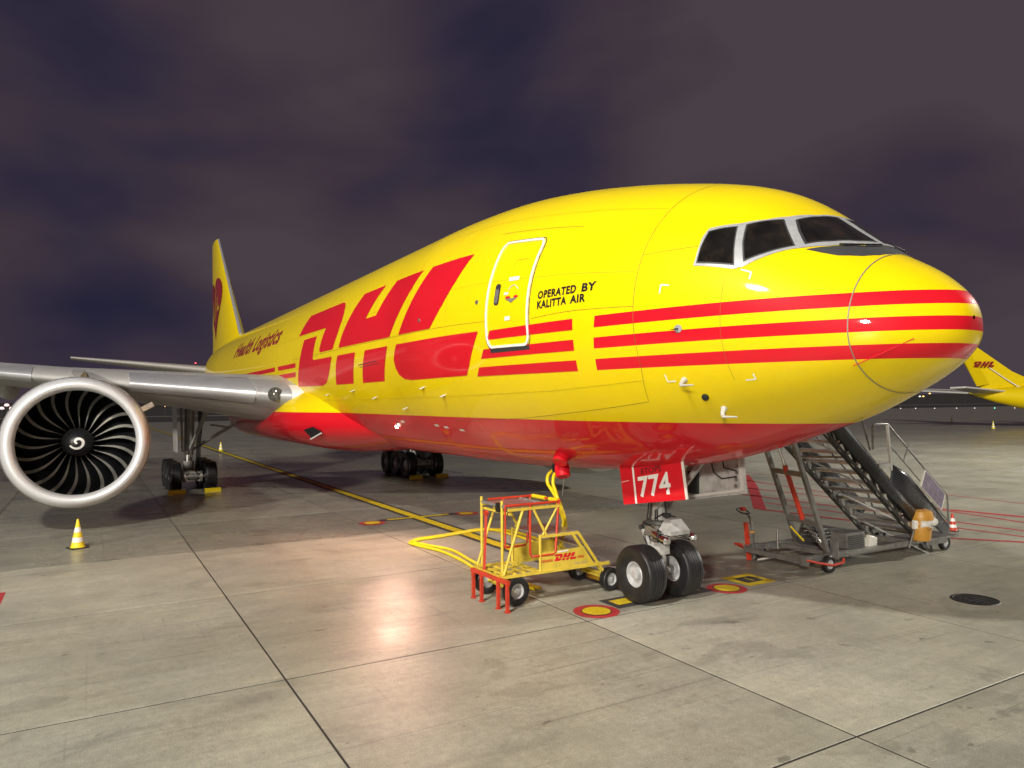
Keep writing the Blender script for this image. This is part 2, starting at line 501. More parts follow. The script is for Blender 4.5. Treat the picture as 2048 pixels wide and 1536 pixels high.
def flat_polys(polys, step=None):
    """2-D polygons -> bmesh cut into cells no larger than step"""
    bm = bmesh.new()
    for poly in polys:
        vs_ = [bm.verts.new((x, y, 0)) for x, y in poly]
        bm.faces.new(vs_)
    bmesh.ops.triangulate(bm, faces=bm.faces[:])
    cut_grid(bm, step)
    return bm
def cut_grid(bm, step):
    if not step: return
    for ax in (0, 1):
        lo = min(v.co[ax] for v in bm.verts); hi = max(v.co[ax] for v in bm.verts)
        k = int((hi - lo) / step[ax])
        for i in range(1, k + 1):
            co = Vector((0, 0, 0)); co[ax] = lo + (hi - lo) * i / (k + 1)
            no = Vector((0, 0, 0)); no[ax] = 1
            bmesh.ops.bisect_plane(bm, geom=bm.verts[:] + bm.edges[:] + bm.faces[:], plane_co=co, plane_no=no)
def text_bm(body, bold=0.0, shear=0.0, spacing=1.0):
    cu = bpy.data.curves.new('lettering', 'FONT')
    cu.body = body; cu.size = 1.0; cu.offset = bold; cu.shear = shear; cu.space_character = spacing
    cu.resolution_u = 3
    ob = bpy.data.objects.new('lettering', cu)
    col.objects.link(ob)
    dg = bpy.context.evaluated_depsgraph_get()
    me = bpy.data.meshes.new_from_object(ob.evaluated_get(dg))
    bpy.data.objects.remove(ob); bpy.data.curves.remove(cu)
    bm = bmesh.new(); bm.from_mesh(me); bpy.data.meshes.remove(me)
    # normalise: x 0..1, y 0..1 over the bounding box
    xs = [v.co.x for v in bm.verts]; ys = [v.co.y for v in bm.verts]
    return bm, (min(xs), max(xs), min(ys), max(ys))
def decal(name, bm, f, mat_, parent, flip=None):
    for v in bm.verts: v.co = f(v.co.x, v.co.y)
    bm.normal_update()
    if flip is not None:
        s_ = sum((fc.normal.dot(flip) * fc.calc_area() for fc in bm.faces))
        if s_ < 0: bmesh.ops.reverse_faces(bm, faces=bm.faces[:])
    me = bpy.data.meshes.new(name)
    bm.to_mesh(me); bm.free()
    me.materials.append(M[mat_])
    me.polygons.foreach_set('use_smooth', [True] * len(me.polygons))
    o = bpy.data.objects.new(name, me)
    col.objects.link(o); o.parent = parent
    return o
# ================================================================== ground
SL = 5.085; GX, GY = 0.432, -2.011
def in_view(p, far=58, marg=7):
    w = Vector(p) - CAM
    dep = w.dot(d); lat = w.dot(rr)
    return -6 < dep < far and abs(lat) < max(dep, 0) * 0.73 + marg
# apron: one great concrete sheet, the near slabs lie on it as pieces of their own
g = MB()
g.add([(-190, -500, -0.04), (420, -500, -0.04), (420, 420, -0.04), (-190, 420, -0.04)], [(0, 1, 2, 3)])
apron = tag(g.build('apron', 'concrete_far', smooth=False), kind='structure')
gap = 0.015
b_ = 0.008
hs = SL / 2
def slab_mesh():
    mb = MB()
    o = hs - gap; i = hs - gap - b_
    ring = lambda r, z: [(-r, -r, z), (r, -r, z), (r, r, z), (-r, r, z)]
    mb.add(ring(o, -0.037) + ring(o, -b_ * 0.5) + ring(i, 0.0), [(0, 1, 5, 4), (1, 2, 6, 5), (2, 3, 7, 6), (3, 0, 4, 7), (4, 5, 9, 8), (5, 6, 10, 9), (6, 7, 11, 10), (7, 4, 8, 11), (8, 9, 10, 11)])
    return mb
first = None; damp_mesh = None; cells = []
for i in range(-14, 6):
    for j in range(-9, 13):
        c = (GX + (i + 0.5) * SL, GY + (j + 0.5) * SL, 0)
        if in_view(c): cells.append(c)
for c in cells:
    if first is None:
        first = slab_mesh().build('concrete_slab', 'concrete', apron, smooth=False)
        base_mesh = first.data; o = first
    else:
        o = first.copy(); o.data = base_mesh; col.objects.link(o); o.parent = apron
    if c[0] < -9.8 and c[1] < 9:          # the rows behind the stop bar were cast later and are darker and smoother
        if damp_mesh is None:
            damp_mesh = base_mesh.copy(); damp_mesh.materials[0] = M['concrete_damp']
        o.data = damp_mesh
    o.location = c
s_ = MB()
for c in cells:
    s_.add([(c[0] - hs, c[1] - hs, -0.006), (c[0] + hs, c[1] - hs, -0.006), (c[0] + hs, c[1] + hs, -0.006), (c[0] - hs, c[1] + hs, -0.006)], [(0, 1, 2, 3)])
s_.build('joint_sealant', 'sealant', apron, smooth=False)
# fields and taxiway beyond the apron
g = MB()
g.add([(-6000, -6000, -0.09), (1500, -6000, -0.09), (1500, 6000, -0.09), (-6000, 6000, -0.09)], [(0, 1, 2, 3)])
tag(g.build('airfield_ground', 'grass', smooth=False), kind='structure')
g = MB()
g.add([(-330, -900, -0.05), (-300, -900, -0.05), (-300, 1400, -0.05), (-330, 1400, -0.05)], [(0, 1, 2, 3)])
tag(g.build('taxiway', 'concrete_far', smooth=False), kind='structure')

# painted markings: sheets 4 mm apart
def sheet(name, pts, m_, z, kind='structure'):
    mb = MB(); mb.add([(x, y, z) for x, y in pts], [tuple(range(len(pts)))])
    return tag(mb.build(name, m_, smooth=False), kind=kind)
def rect(x0, y0, x1, y1): return [(x0, y0), (x1, y0), (x1, y1), (x0, y1)]
def disc(cx, cy, r, n=40): return [(cx + r * math.cos(2 * math.pi * k / n), cy + r * math.sin(2 * math.pi * k / n)) for k in range(n)]
def strip(pts, w):
    out_ = []; back = []
    for i, p in enumerate(pts):
        a = Vector(pts[max(i - 1, 0)]); b2 = Vector(pts[min(i + 1, len(pts) - 1)])
        t = (b2 - a).normalized(); n = Vector((-t.y, t.x)) * (w / 2)
        out_.append((p[0] + n.x, p[1] + n.y)); back.append((p[0] - n.x, p[1] - n.y))
    return out_, back
def line_sheet(name, pts, w, m_, z):
    a, b2 = strip(pts, w); n = len(a)
    mb = MB(); mb.add([(x, y, z) for x, y in a] + [(x, y, z) for x, y in b2], [(i, i + 1, n + i + 1, n + i) for i in range(n - 1)])
    return tag(mb.build(name, m_, smooth=False), kind='structure')
sheet('parking_line_border', rect(-140, -0.30, -0.75, 0.30), 'markblack', 0.004)
sheet('parking_line', rect(-140, -0.16, -0.75, 0.16), 'markyellow', 0.008)
sheet('cross_bar_border', rect(-12.12, -1.32, -11.74, 1.45), 'markblack', 0.005)
sheet('cross_bar', rect(-12.03, -1.04, -11.84, 1.16), 'markyellow', 0.012)
for cx, cy, ro, ri in ((-11.62, -1.66, 0.42, 0.26), (-11.78, 1.74, 0.42, 0.26), (0.05, -1.54, 0.42, 0.255), (0.13, 1.64, 0.40, 0.25)):
    sheet('red_marker_disc', disc(cx, cy, ro), 'markred', 0.0045)
    sheet('marker_disc_border', disc(cx, cy, ri + 0.02), 'markblack', 0.0085)
    sheet('yellow_marker_disc', disc(cx, cy, ri), 'markyellow', 0.0125)
sheet('stop_bar_border', rect(-0.50, -1.09, 0.13, 1.28), 'markblack', 0.0045)
sheet('stop_bar', rect(-0.37, -0.95, -0.05, -0.50), 'markyellow', 0.0085)
sheet('stop_bar', rect(-0.37, 0.62, -0.05, 1.08), 'markyellow', 0.0085)
sheet('square_marker', rect(-0.55, 2.17, 0.25, 2.98), 'markyellow', 0.004)
sheet('square_marker_inset', rect(-0.36, 2.33, 0.06, 2.82), 'markblack', 0.008)
sheet('square_marker_digit', rect(-0.28, 2.555, -0.01, 2.60), 'markyellow', 0.012)
line_sheet('red_line', [(-15.6, 19.5), (-12, 16.0), (-7.0, 10.75)], 0.42, 'markred', 0.004)
line_sheet('red_line', [(-7.0, 10.75), (-3.14, 11.2), (-0.77, 10.48), (0.9, 11.75), (6, 15.5)], 0.20, 'markred', 0.008)
for a, b2, w in (((-14, 15), (-3.3, 15.9), 0.18), ((-3.3, 15.9), (6, 17.5), 0.34), ((-16, 18), (4, 14.2), 0.17), ((-12, 13.4), (5, 13.6), 0.17), ((-8, 12.2), (6, 12.8), 0.14), ((-20, 21), (3, 19.0), 0.10)):
    line_sheet('red_line', [a, b2], w, 'markred', 0.004)
sheet('red_line', rect(-7.4, -12.0, -6.35, -10.9), 'markred', 0.004)
# drain cover
t = thing('drain_cover', (3.16, 4.92, 0), 'round dark cast iron drain cover set flush in the concrete', 'drain cover')
MB().lathe([(0.002, 0.0), (0.006, 0.35), (0.010, 0.355), (0.010, 0.40), (0.001, 0.41)], n=40).build('rim', 'iron', t)
mb = MB()
for k in range(-3, 4):
    mb.box((k * 0.09, 0, 0.010), (0.03, 0.52 - abs(k) * 0.08, 0.012))
mb.build('rib', 'iron', t, smooth=False)
# ================================================================== the cargo airplane
plane = thing('cargo_airplane', (0, 0, 0), 'huge yellow cargo airplane with red belly and big red letters, parked nose to the viewer', 'airplane')
XT, ZC = 5.836, 5.364
S_K = [0, .06, .2, .5, 1, 1.75, 2.5, 3.25, 4.25, 5.5, 7, 9, 11.5]
ZT_K = [-.60, -.338, -.179, .085, .399, .980, 1.560, 1.880, 2.170, 2.468, 2.755, 3.005, 3.10]
ZB_K = [-.60, -.926, -1.079, -1.302, -1.578, -1.926, -2.170, -2.409, -2.658, -2.846, -2.976, -3.07, -3.10]
W_K = [0, .316, .565, .913, 1.285, 1.723, 2.060, 2.322, 2.597, 2.828, 2.985, 3.075, 3.10]
ZM_K = [-.60, -.70, -.729, -.740, -.72, -.62, -.487, -.375, -.249, -.121, -.051, -.01, 0]
def pchip(xk, yk):
    n = len(xk); h = [xk[i + 1] - xk[i] for i in range(n - 1)]; dl = [(yk[i + 1] - yk[i]) / h[i] for i in range(n - 1)]
    mm = [0] * n
    for i in range(1, n - 1):
        if dl[i - 1] * dl[i] > 0:
            w1 = 2 * h[i] + h[i - 1]; w2 = h[i] + 2 * h[i - 1]
            mm[i] = (w1 + w2) / (w1 / dl[i - 1] + w2 / dl[i])
    mm[0] = dl[0]
    def fn(x):
        x = min(max(x, xk[0]), xk[-1]); i = 0
        while i < n - 2 and x > xk[i + 1]: i += 1
        t_ = (x - xk[i]) / h[i]
        return (1 + 2 * t_) * (1 - t_) ** 2 * yk[i] + t_ * (1 - t_) ** 2 * h[i] * mm[i] + t_ * t_ * (3 - 2 * t_) * yk[i + 1] + t_ * t_ * (t_ - 1) * h[i] * mm[i + 1]
    return fn
UK = [math.sqrt(a) for a in S_K]
_raw = [pchip(UK, k) for k in (ZT_K, ZB_K, W_K, ZM_K)]
# smooth the measured profiles a little so that reflections run cleanly
NT = 240; UMAX = UK[-1]
_tab = []
for fn in _raw:
    v_ = [fn(UMAX * i / NT) for i in range(NT + 1)]
    for it in range(3):
        w_ = v_[:]
        for i in range(14, NT):
            k_ = 3 if i < 90 else 6
            k_ = min(k_, NT - i)
            if k_: w_[i] = sum(v_[i - k_:i + k_ + 1]) / (2 * k_ + 1)
        v_ = w_
    _tab.append(v_)
def prof(s):
    if s <= S_K[-1]:
        q = math.sqrt(max(s, 0)) / UMAX * NT; i = min(int(q), NT - 1); f_ = q - i
        return [t_[i] * (1 - f_) + t_[i + 1] * f_ for t_ in _tab]
    if s < 41: return [3.1, -3.1, 3.1, 0.0]
    t_ = min((s - 41) / 21.6, 1)
    zt = 3.1 - 0.75 * t_ ** 2.4
    zb = -3.1 + 5.0 * t_ ** 1.55
    return [zt, min(zb, zt - 0.2), max(3.1 * (1 - t_ ** 1.9), 0.12), 0.5 * (zt + zb) * min(1, t_ * 3)]
def fus(x, th, off=0.0):
    """fuselage surface: x station, th degrees up from the right side"""
    def P_(x_, a):
        zt, zb, w, zm = prof(XT - x_)
        h = (zt - zm) if math.sin(a) >= 0 else (zm - zb)
        return V(x_, -w * math.cos(a), ZC + zm + h * math.sin(a))
    a = R(th); p = P_(x, a)
    if off:
        ta = P_(x, a + 0.004) - P_(x, a - 0.004)
        tx = P_(x + 0.004, a) - P_(x - 0.004, a)
        n = ta.cross(tx).normalized()
        c_ = V(x, 0, ZC + prof(XT - x)[3])
        if n.dot(p - c_) < 0: n = -n
        p = p + n * off
    return p
def th_of(x, z):
    zt, zb, w, zm = prof(XT - x); dz = z - ZC - zm
    return math.degrees(math.asin(max(-1, min(1, dz / ((zt - zm) if dz > 0 else (zm - zb))))))
st = [0.0004] + [(UMAX * i / 90) ** 2 for i in range(1, 91)]
while st[-1] < 41: st.append(st[-1] + 0.75)
while st[-1] < 62.5: st.append(st[-1] + 0.5)
NA = 96
mb = MB()
mb.grid([[fus(XT - s, 360 * k / NA) for k in range(NA)] for s in st], closed=True)
mb.add([fus(XT - st[-1], 360 * k / NA) for k in range(NA)], [tuple(range(NA))])
fuselage = mb.build('fuselage', 'fuselage', plane, angle=60)

OFF = 0.006
def on_fus(off=OFF): return lambda x, y: fus(x, y, off)
OUTW = V(0, -1, 0.3)
LOGO = {
 'D': [[(-15.55, 16), (-15.28, 23.2), (-15.0, 30), (-11.3, 30), (-10.95, 29), (-10.7, 26.0), (-10.5, 20.5), (-10.47, 17), (-10.62, 9.5), (-11.0, 1.4), (-12.42, 1.4), (-12.5, 3.2), (-12.3, 9.5), (-12.1, 15.6)],
       [(-14.62, 12.1), (-13.0, 12.1), (-13.15, 5), (-13.28, -1.3), (-13.2, -2.3), (-11.1, -2.5), (-11.4, -8.7), (-11.75, -13.5), (-12.1, -16.8), (-12.6, -18.4), (-15.75, -17.6), (-15.54, -13.2), (-15.18, -5.4), (-14.87, 2.5)]],
 'H': [[(-10.4, 1.4), (-10.15, 8), (-9.85, 14.7), (-9.53, 22), (-9.2, 29.7), (-7.45, 29.7), (-7.84, 20.5), (-8.16, 13.2), (-7.37, 13.2), (-7.05, 20), (-6.66, 29.6), (-4.96, 29.5), (-5.27, 20), (-5.65, 11), (-6.17, 0.8)],
       [(-10.52, -2.6), (-8.85, -2.8), (-9.05, -8.3), (-9.27, -13.7), (-9.48, -18.8), (-11.16, -18.6), (-10.94, -13), (-10.73, -7.1)],
       [(-8.03, -2.9), (-6.33, -3.1), (-6.55, -8.9), (-6.77, -14.2), (-6.97, -19.1), (-8.66, -18.9), (-8.45, -13.3), (-8.23, -7.6)]],
 'L': [[(-5.58, 0.8), (-5.31, 6.8), (-5.01, 14.0), (-4.72, 21.5), (-4.44, 29.5), (-2.45, 29.7), (-2.8, 18.4), (-3.2, 9.5), (-3.55, 3.8), (-3.77, 0.6)],
       [(-5.74, -3.2), (-3.6, -3.4), (-1.64, -3.6), (-1.9, -9.5), (-2.17, -15.5), (-2.4, -19.7), (-5.2, -19.6), (-5.6, -18.9), (-5.86, -16.8), (-5.98, -13.5), (-6.0, -10), (-5.9, -6.8)]]}
for k in 'DHL':
    decal('logo_letter', flat_polys(LOGO[k], (0.4, 3)), on_fus(), 'red', fuselage, OUTW)['label'] = {'D': 'red letter D', 'H': 'red letter H', 'L': 'red letter L'}[k]
def zband(name, pts, m_='red', off=OFF, step=(0.25, 0.12)):
    """polygon given by (x, z) on the right side"""
    return decal(name, flat_polys([pts], step), lambda x, z: fus(x, th_of(x, z), off), m_, fuselage, OUTW)
zband('stripe', [(-1.23, 5.115), (1.07, 5.11), (1.06, 4.93), (-1.34, 4.95)])
zband('stripe', [(-1.52, 4.785), (1.05, 4.775), (1.03, 4.60), (-1.68, 4.615)])
zband('stripe', [(-1.83, 4.46), (1.02, 4.445), (0.99, 4.27), (-2.0, 4.29)])
for x0, x1 in ((-40, -18.95), (-18.4, -15.6)):
    zband('stripe', [(x0, 5.27), (x1, 5.27), (x1 - 0.05, 5.11), (x0, 5.11)], step=(1, 0.2))
    zband('stripe', [(x0, 4.95), (x1 - 0.1, 4.95), (x1 - 0.2, 4.78), (x0, 4.78)], step=(1, 0.2))
# lettering
def fus_text(body, x0, x1, z0, z1, m_, bold=0.0, shear=0.0):
    bm, (a, b2, c_, e_) = text_bm(body, bold, shear, 1.12)
    for v in bm.verts:
        v.co.x = x0 + (v.co.x - a) / (b2 - a) * (x1 - x0)
        v.co.y = z0 + (v.co.y - c_) / (e_ - c_) * (z1 - z0)
    bmesh.ops.triangulate(bm, faces=bm.faces[:])
    cut_grid(bm, (2.0, 0.11))
    return decal('lettering', bm, lambda x, z: fus(x, th_of(x, z), OFF), m_, fuselage, OUTW)
fus_text('OPERATED', 0.22, 1.12, 5.525, 5.665, 'black', 0.040)
fus_text('BY', 1.24, 1.53, 5.525, 5.665, 'black', 0.040)
fus_text('KALITTA', 0.22, 0.93, 5.36, 5.495, 'black', 0.040)
fus_text('AIR', 1.01, 1.34, 5.36, 5.495, 'black', 0.040)
fus_text('Health', -29.4, -24.9, 6.22, 7.0, 'darkred', 0.035, 0.25)
fus_text('Logistics', -24.4, -18.9, 6.0, 6.98, 'darkred', 0.035, 0.25)
# seams and panel gaps: narrow strips lying on the skin
def seam(name, pts, w, m_, off=0.0045, sub=6):
    """pts (x, th); width in metres"""
    P_ = []
    for i in range(len(pts) - 1):
        for k in range(sub):
            f_ = k / sub
            P_.append((pts[i][0] * (1 - f_) + pts[i + 1][0] * f_, pts[i][1] * (1 - f_) + pts[i + 1][1] * f_))
    P_.append(pts[-1])
    a = []; b2 = []
    for i, q in enumerate(P_):
        p = fus(*q, off); p0 = fus(*P_[max(i - 1, 0)], off); p1 = fus(*P_[min(i + 1, len(P_) - 1)], off)
        t_ = (p1 - p0).normalized(); n = (fus(*q, off + 0.05) - p).normalized(); sd = t_.cross(n) * (w / 2)
        a.append(p + sd); b2.append(p - sd)
    mb = MB(); mb.grid([a, b2])
    return mb.build(name, m_, fuselage)
seam('radome_seam', [(4.95, a) for a in range(-90, 271, 15)], 0.014, 'seam', 0.0085)
seam('panel_gap', [(2.25, a) for a in range(-20, 101, 10)], 0.008, 'line')
seam('panel_gap', [(2.25, -20), (2.1, -35.5), (0.9, -37), (-1.0, -39), (-4, -40)], 0.008, 'line')
seam('panel_gap', [(2.26, 3.8), (1.13, 1.7), (0.06, -1.0)], 0.006, 'line')
seam('panel_gap', [(-1.4, -0.3), (-3.5, 0.3), (-9, 0.6), (-16, 0.6)], 0.006, 'line')
seam('panel_gap', [(-1.74, 38), (-0.47, 37.5), (0.73, 37.2)], 0.008, 'line')
seam('panel_gap', [(3.55, -30), (3.55, -15), (3.55, 0), (3.55, 18)], 0.005, 'line')
seam('panel_gap', [(2.25, 24), (2.7, 27), (3.06, 30)], 0.005, 'line')
seam('panel_gap', [(-6.2, -22), (-6.2, -40)], 0.006, 'line'); seam('panel_gap', [(-10.4, -20), (-10.4, -42)], 0.006, 'line')
mb = MB(); mb.path([fus(4.9, -33, 0.008), fus(5.2, -27, 0.014), fus(5.5, -16, 0.006)], 0.006, 6); mb.build('lightning_strip', 'red', fuselage)
for xs_ in (-3.0, -5.2, -7.6, -10.2, -12.8, -17.5, -21, -25):
    seam('lap_joint', [(xs_, a) for a in range(-45, 95, 10)], 0.007, 'lap', 0.0035)
for t_ in (46, 15, -28):
    seam('lap_joint', [(2.2, t_ + 2), (0.2, t_), (-8, t_), (-16, t_), (-26, t_)], 0.007, 'lap', 0.0035, 12)
# main door with its proud white frame
def rr_loop(x0, x1, t0, t1, rx, rt, n=6):
    out_ = []
    for cx, ct, a0 in ((x1 - rx, t1 - rt, 0), (x0 + rx, t1 - rt, 90), (x0 + rx, t0 + rt, 180), (x1 - rx, t0 + rt, 270)):
        for k in range(n + 1):
            a = R(a0 + 90 * k / n); out_.append((cx + rx * math.cos(a), ct + rt * math.sin(a)))
    return out_
def dense(loop, m_=5):
    out_ = []
    for i in range(len(loop)):
        p, q = loop[i], loop[(i + 1) % len(loop)]
        k = max(1, int(max(abs(p[0] - q[0]) / 0.2, abs(p[1] - q[1]) / 4)))
        out_ += [(p[0] + (q[0] - p[0]) * j / k, p[1] + (q[1] - p[1]) * j / k) for j in range(k)]
    return out_
door_loop = dense(rr_loop(-1.33, -0.045, -10.0, 31.8, 0.13, 4.2))
def ring_on(name, loop, w, off, m_, tilt=0.0):
    cx = sum(p[0] for p in loop) / len(loop)
    pts = [fus(x, t_, off) for x, t_ in loop]; n = len(pts)
    a = []; b2 = []; c2 = []; d2 = []
    for i in range(n):
        t_ = (pts[(i + 1) % n] - pts[i - 1]).normalized(); nn = (fus(*loop[i], off + 0.05) - pts[i]).normalized(); sd = t_.cross(nn) * (w / 2)
        a.append(pts[i] + sd - nn * off); b2.append(pts[i] + sd); c2.append(pts[i] - sd); d2.append(pts[i] - sd - nn * off)
    mb = MB()
    N = n
    vs_ = a + b2 + c2 + d2
    fs = []
    for i in range(n):
        j = (i + 1) % n
        for q in range(3): fs.append((q * N + i, q * N + j, (q + 1) * N + j, (q + 1) * N + i))
    mb.add(vs_, fs)
    return mb.build(name, m_, fuselage)
ring_on('door_gap', dense(rr_loop(-1.375, 0.0, -10.9, 32.7, 0.15, 4.6)), 0.018, 0.006, 'gasket')
ring_on('door_frame', door_loop, 0.045, 0.022, 'white')
zband('door_sill', [(-1.28, 4.775), (-0.06, 4.76), (-0.06, 4.69), (-1.28, 4.70)], 'gasket', 0.009)
# recessed door handle with its surround and the small labels
mb = MB(); lp = dense(rr_loop(-1.09, -0.93, 5.4, 13.6, 0.05, 1.2)); mb.add([fus(x, t_, 0.011) for x, t_ in lp], [tuple(range(len(lp)))]); mb.build('door_handle_recess', 'gasket', fuselage)
mb = MB(); lp = dense(rr_loop(-1.065, -0.95, 6.0, 11.6, 0.04, 1.0)); mb.add([fus(x, t_, 0.016) for x, t_ in lp], [tuple(range(len(lp)))]); mb.build('door_handle', 'alu', fuselage)
for q, m_ in (([(-0.71, 6.045), (-0.40, 6.025), (-0.39, 5.955), (-0.69, 5.97)], 'white'), ([(-0.71, 5.32), (-0.55, 5.32), (-0.55, 5.25), (-0.71, 5.25)], 'white'), ([(-0.72, 5.69), (-0.58, 5.685), (-0.58, 5.645), (-0.72, 5.65)], 'red'), ([(-0.47, 5.68), (-0.35, 5.675), (-0.35, 5.64), (-0.47, 5.64)], 'red'), ([(-0.74, 5.645), (-0.34, 5.635), (-0.45, 5.60), (-0.5, 5.565), (-0.57, 5.565), (-0.62, 5.60)], 'seam'), ([(-0.78, 5.77), (-0.65, 5.765), (-0.65, 5.72), (-0.78, 5.725)], 'white')):
    zband('door_placard', q, m_, 0.008)
seam('door_hand_hold', [(-0.68, 19.5), (-0.66, 22), (-0.60, 23), (-0.30, 23.2)], 0.006, 'line')
mb = MB(); mb.path([fus(-0.66 + 0.3 * k / 8, 10.8 + 1.8 * math.sin(math.pi * k / 8), 0.008) for k in range(9)], 0.008, 5); mb.build('door_arc_mark', 'bagwhite', fuselage)
for x, t_ in ((-1.71, 7.6), (-4.35, 5.0)):
    mb = MB(); p = fus(x, t_); n = (fus(x, t_, 0.1) - p).normalized(); mb.lathe([(0, 0.045), (0.02, 0.04), (0.026, 0.02), (0.026, 0.0)], p, n, 14); mb.build('port_plug', 'steel', fuselage)
# white corner marks round the static ports, probes and vanes
for x, t_, sx, sy in ((2.67, 12.5, 1, -1), (3.85, 23.9, -1, -1), (2.59, -27.5, 1, 1), (3.82, -30.7, -1, 1)):
    seam('corner_mark', [(x + sx * 0.13, t_), (x, t_)], 0.02, 'white', 0.007, 3); seam('corner_mark', [(x, t_), (x, t_ + sy * 3.4)], 0.02, 'white', 0.007, 3)
def probe(x, t_, L, sw):
    p = fus(x, t_); n = (fus(x, t_, 0.1) - p).normalized()
    mb = MB(); q = p + n * 0.16 + V(0.03, 0, 0)
    mb.lathe([(0, 0.05), (0.012, 0.045), (0.012, 0)], p, n, 14)
    mb.path([p, p + n * 0.10, q], [0.042, 0.034, 0.024], 8)
    mb.path([q - V(0.02, 0, 0), q + V(L, 0, 0) * sw], [0.018, 0.010], 8)
    mb.build('air_probe', 'greywhite', fuselage)
probe(2.85, -27.5, 0.24, 1); probe(3.15, -45, 0.26, 1)
mb = MB(); p = fus(3.02, -37); n = (fus(3.02, -37, 0.1) - p).normalized(); mb.lathe([(0, 0.055), (0.03, 0.05), (0.045, 0.03), (0.045, 0)], p, n, 16); mb.build('temperature_sensor', 'black', fuselage)
mb = MB(); p = fus(2.96, -4.4); n = (fus(2.96, -4.4, 0.1) - p).normalized(); mb.lathe([(0, 0.06), (0.01, 0.055), (0.01, 0)], p, n, 18); mb.build('vane_plate', 'frame_grey', fuselage)
mb = MB(); mb.path([p, p + n * 0.05, p + n * 0.07 + V(-0.10, 0, 0.0)], [0.012, 0.014, 0.004], 6); mb.build('angle_vane', 'black', fuselage)
for x, t_ in ((-4.75, -23.2), (-3.85, -27.2), (-9.8, -22.5), (-8.2, -27), (-6.4, -33), (-12.5, -24)):
    p = fus(x, t_); n = (fus(x, t_, 0.1) - p).normalized()
    mb = MB(); mb.plate([p, p + V(0.13, 0, 0), p + V(0.07, 0, 0) + n * 0.09, p + n * 0.09 + V(-0.01, 0, 0)], 0.02, V(0, 0.4, 1)); mb.build('drain_mast', 'greywhite', fuselage, smooth=False)
for x, t_ in ((-5.35, -43), (-4.9, -44), (-4.18, -45.4), (-7.4, -41.5)):
    zt = th_of
    seam('belly_reflection', [(x, t_), (x + 0.22, t_)], 0.07, 'bagwhite', 0.007, 3)  # white strips painted as reflections in the glossy belly
seam('vent_slot', [(-8.7, -9.6), (-7.2, -9.0)], 0.02, 'gasket', 0.007); seam('vent_slot', [(-8.6, -10.8), (-7.0, -10.2)], 0.015, 'gasket', 0.007)
# cockpit: grey window frame, gaskets and dark panes, on both sides of the centre post
FR = [(3.09, 21.4), (3.09, 24.8), (3.06, 34.4), (3.08, 39.3), (3.31, 43.6), (3.43, 45.9), (3.66, 53.4), (3.82, 62), (3.96, 75), (4.00, 90), (4.70, 90), (4.66, 72.3), (4.45, 56), (4.25, 46.7), (4.12, 41.6), (3.97, 35.2), (3.74, 25.6), (3.62, 23.2)]
PANES = [[(3.13, 23.0), (3.11, 30), (3.11, 37.6), (3.26, 40.6), (3.42, 43.4), (3.50, 36), (3.61, 25.3), (3.40, 24.2)],
         [(3.72, 28.4), (3.61, 37), (3.52, 46.2), (3.66, 51.6), (3.82, 58.0), (3.98, 52), (4.15, 45.6), (4.02, 40.0), (3.89, 34.7)],
         [(4.24, 50.2), (4.08, 56), (3.93, 62.4), (4.01, 75), (4.05, 86.3), (4.35, 86.3), (4.62, 86.3), (4.57, 74), (4.42, 61)]]
GL = [(4.28, 46.4), (4.45, 48.8), (4.61, 52.0), (4.80, 60.5), (4.90, 70), (4.93, 80), (4.93, 90), (4.71, 90), (4.67, 72.3), (4.46, 56)]
def shrink(poly, k):
    cx = sum(p[0] for p in poly) / len(poly); cy = sum(p[1] for p in poly) / len(poly)
    return [(cx + (p[0] - cx) * k, cy + (p[1] - cy) * k) for p in poly]
for side in (1, -1):
    f = lambda off: (lambda x, y: fus(x, y if side == 1 else 180 - y, off))
    up = V(0.3, -side, 1)
    decal('anti_glare_panel', flat_polys([GL], (0.06, 3)), f(0.004), 'glare', fuselage, up)
    decal('windshield_frame', flat_polys([FR], (0.06, 3)), f(0.008), 'frame_grey', fuselage, up)
    for P_ in PANES:
        decal('window_gasket', flat_polys([shrink(P_, 1.05)], (0.06, 3)), f(0.012), 'gasket', fuselage, up)
        decal('windshield_pane', flat_polys([shrink(P_, 0.97)], (0.06, 3)), f(0.016), 'glass', fuselage, up)
    mb = MB(); mb.path([f(0.03)(4.73, 84), f(0.035)(4.69, 72), f(0.03)(4.52, 60)], 0.012, 6); mb.build('wiper', 'black', fuselage)
# power receptacle hatch and its hanging red caps, lit lamp under the belly
mb = MB(); mb.lathe([(-0.04, 0.0), (-0.03, 0.10), (0.02, 0.145), (0.12, 0.155), (0.24, 0.15), (0.25, 0.13), (0.22, 0.0)], (-1.27, -1.32, 2.78), (0.25, -0.55, -0.75), 22); mb.build('power_hatch_cap', 'red', plane)
mb = MB(); mb.lathe([(-0.05, 0.0), (-0.04, 0.09), (0.0, 0.14), (0.10, 0.155), (0.26, 0.15), (0.27, 0.13), (0.24, 0.0)], (-1.52, -1.20, 2.52), (0.35, -0.10, -0.92), 22); mb.build('power_plug_cap', 'red', plane)
mb = MB(); mb.plate([V(-1.72, -1.12, 2.56), V(-1.98, -1.10, 2.54), V(-1.78, -1.16, 2.44)], 0.05); mb.box((-1.78, -1.16, 2.42), (0.12, 0.12, 0.16)); mb.build('power_plug', 'black', plane)
mb = MB(); mb.tube((-1.50, -1.15, 2.3), (-1.58, -1.15, 1.88), 0.009); mb.build('hatch_stay', 'steel', plane)

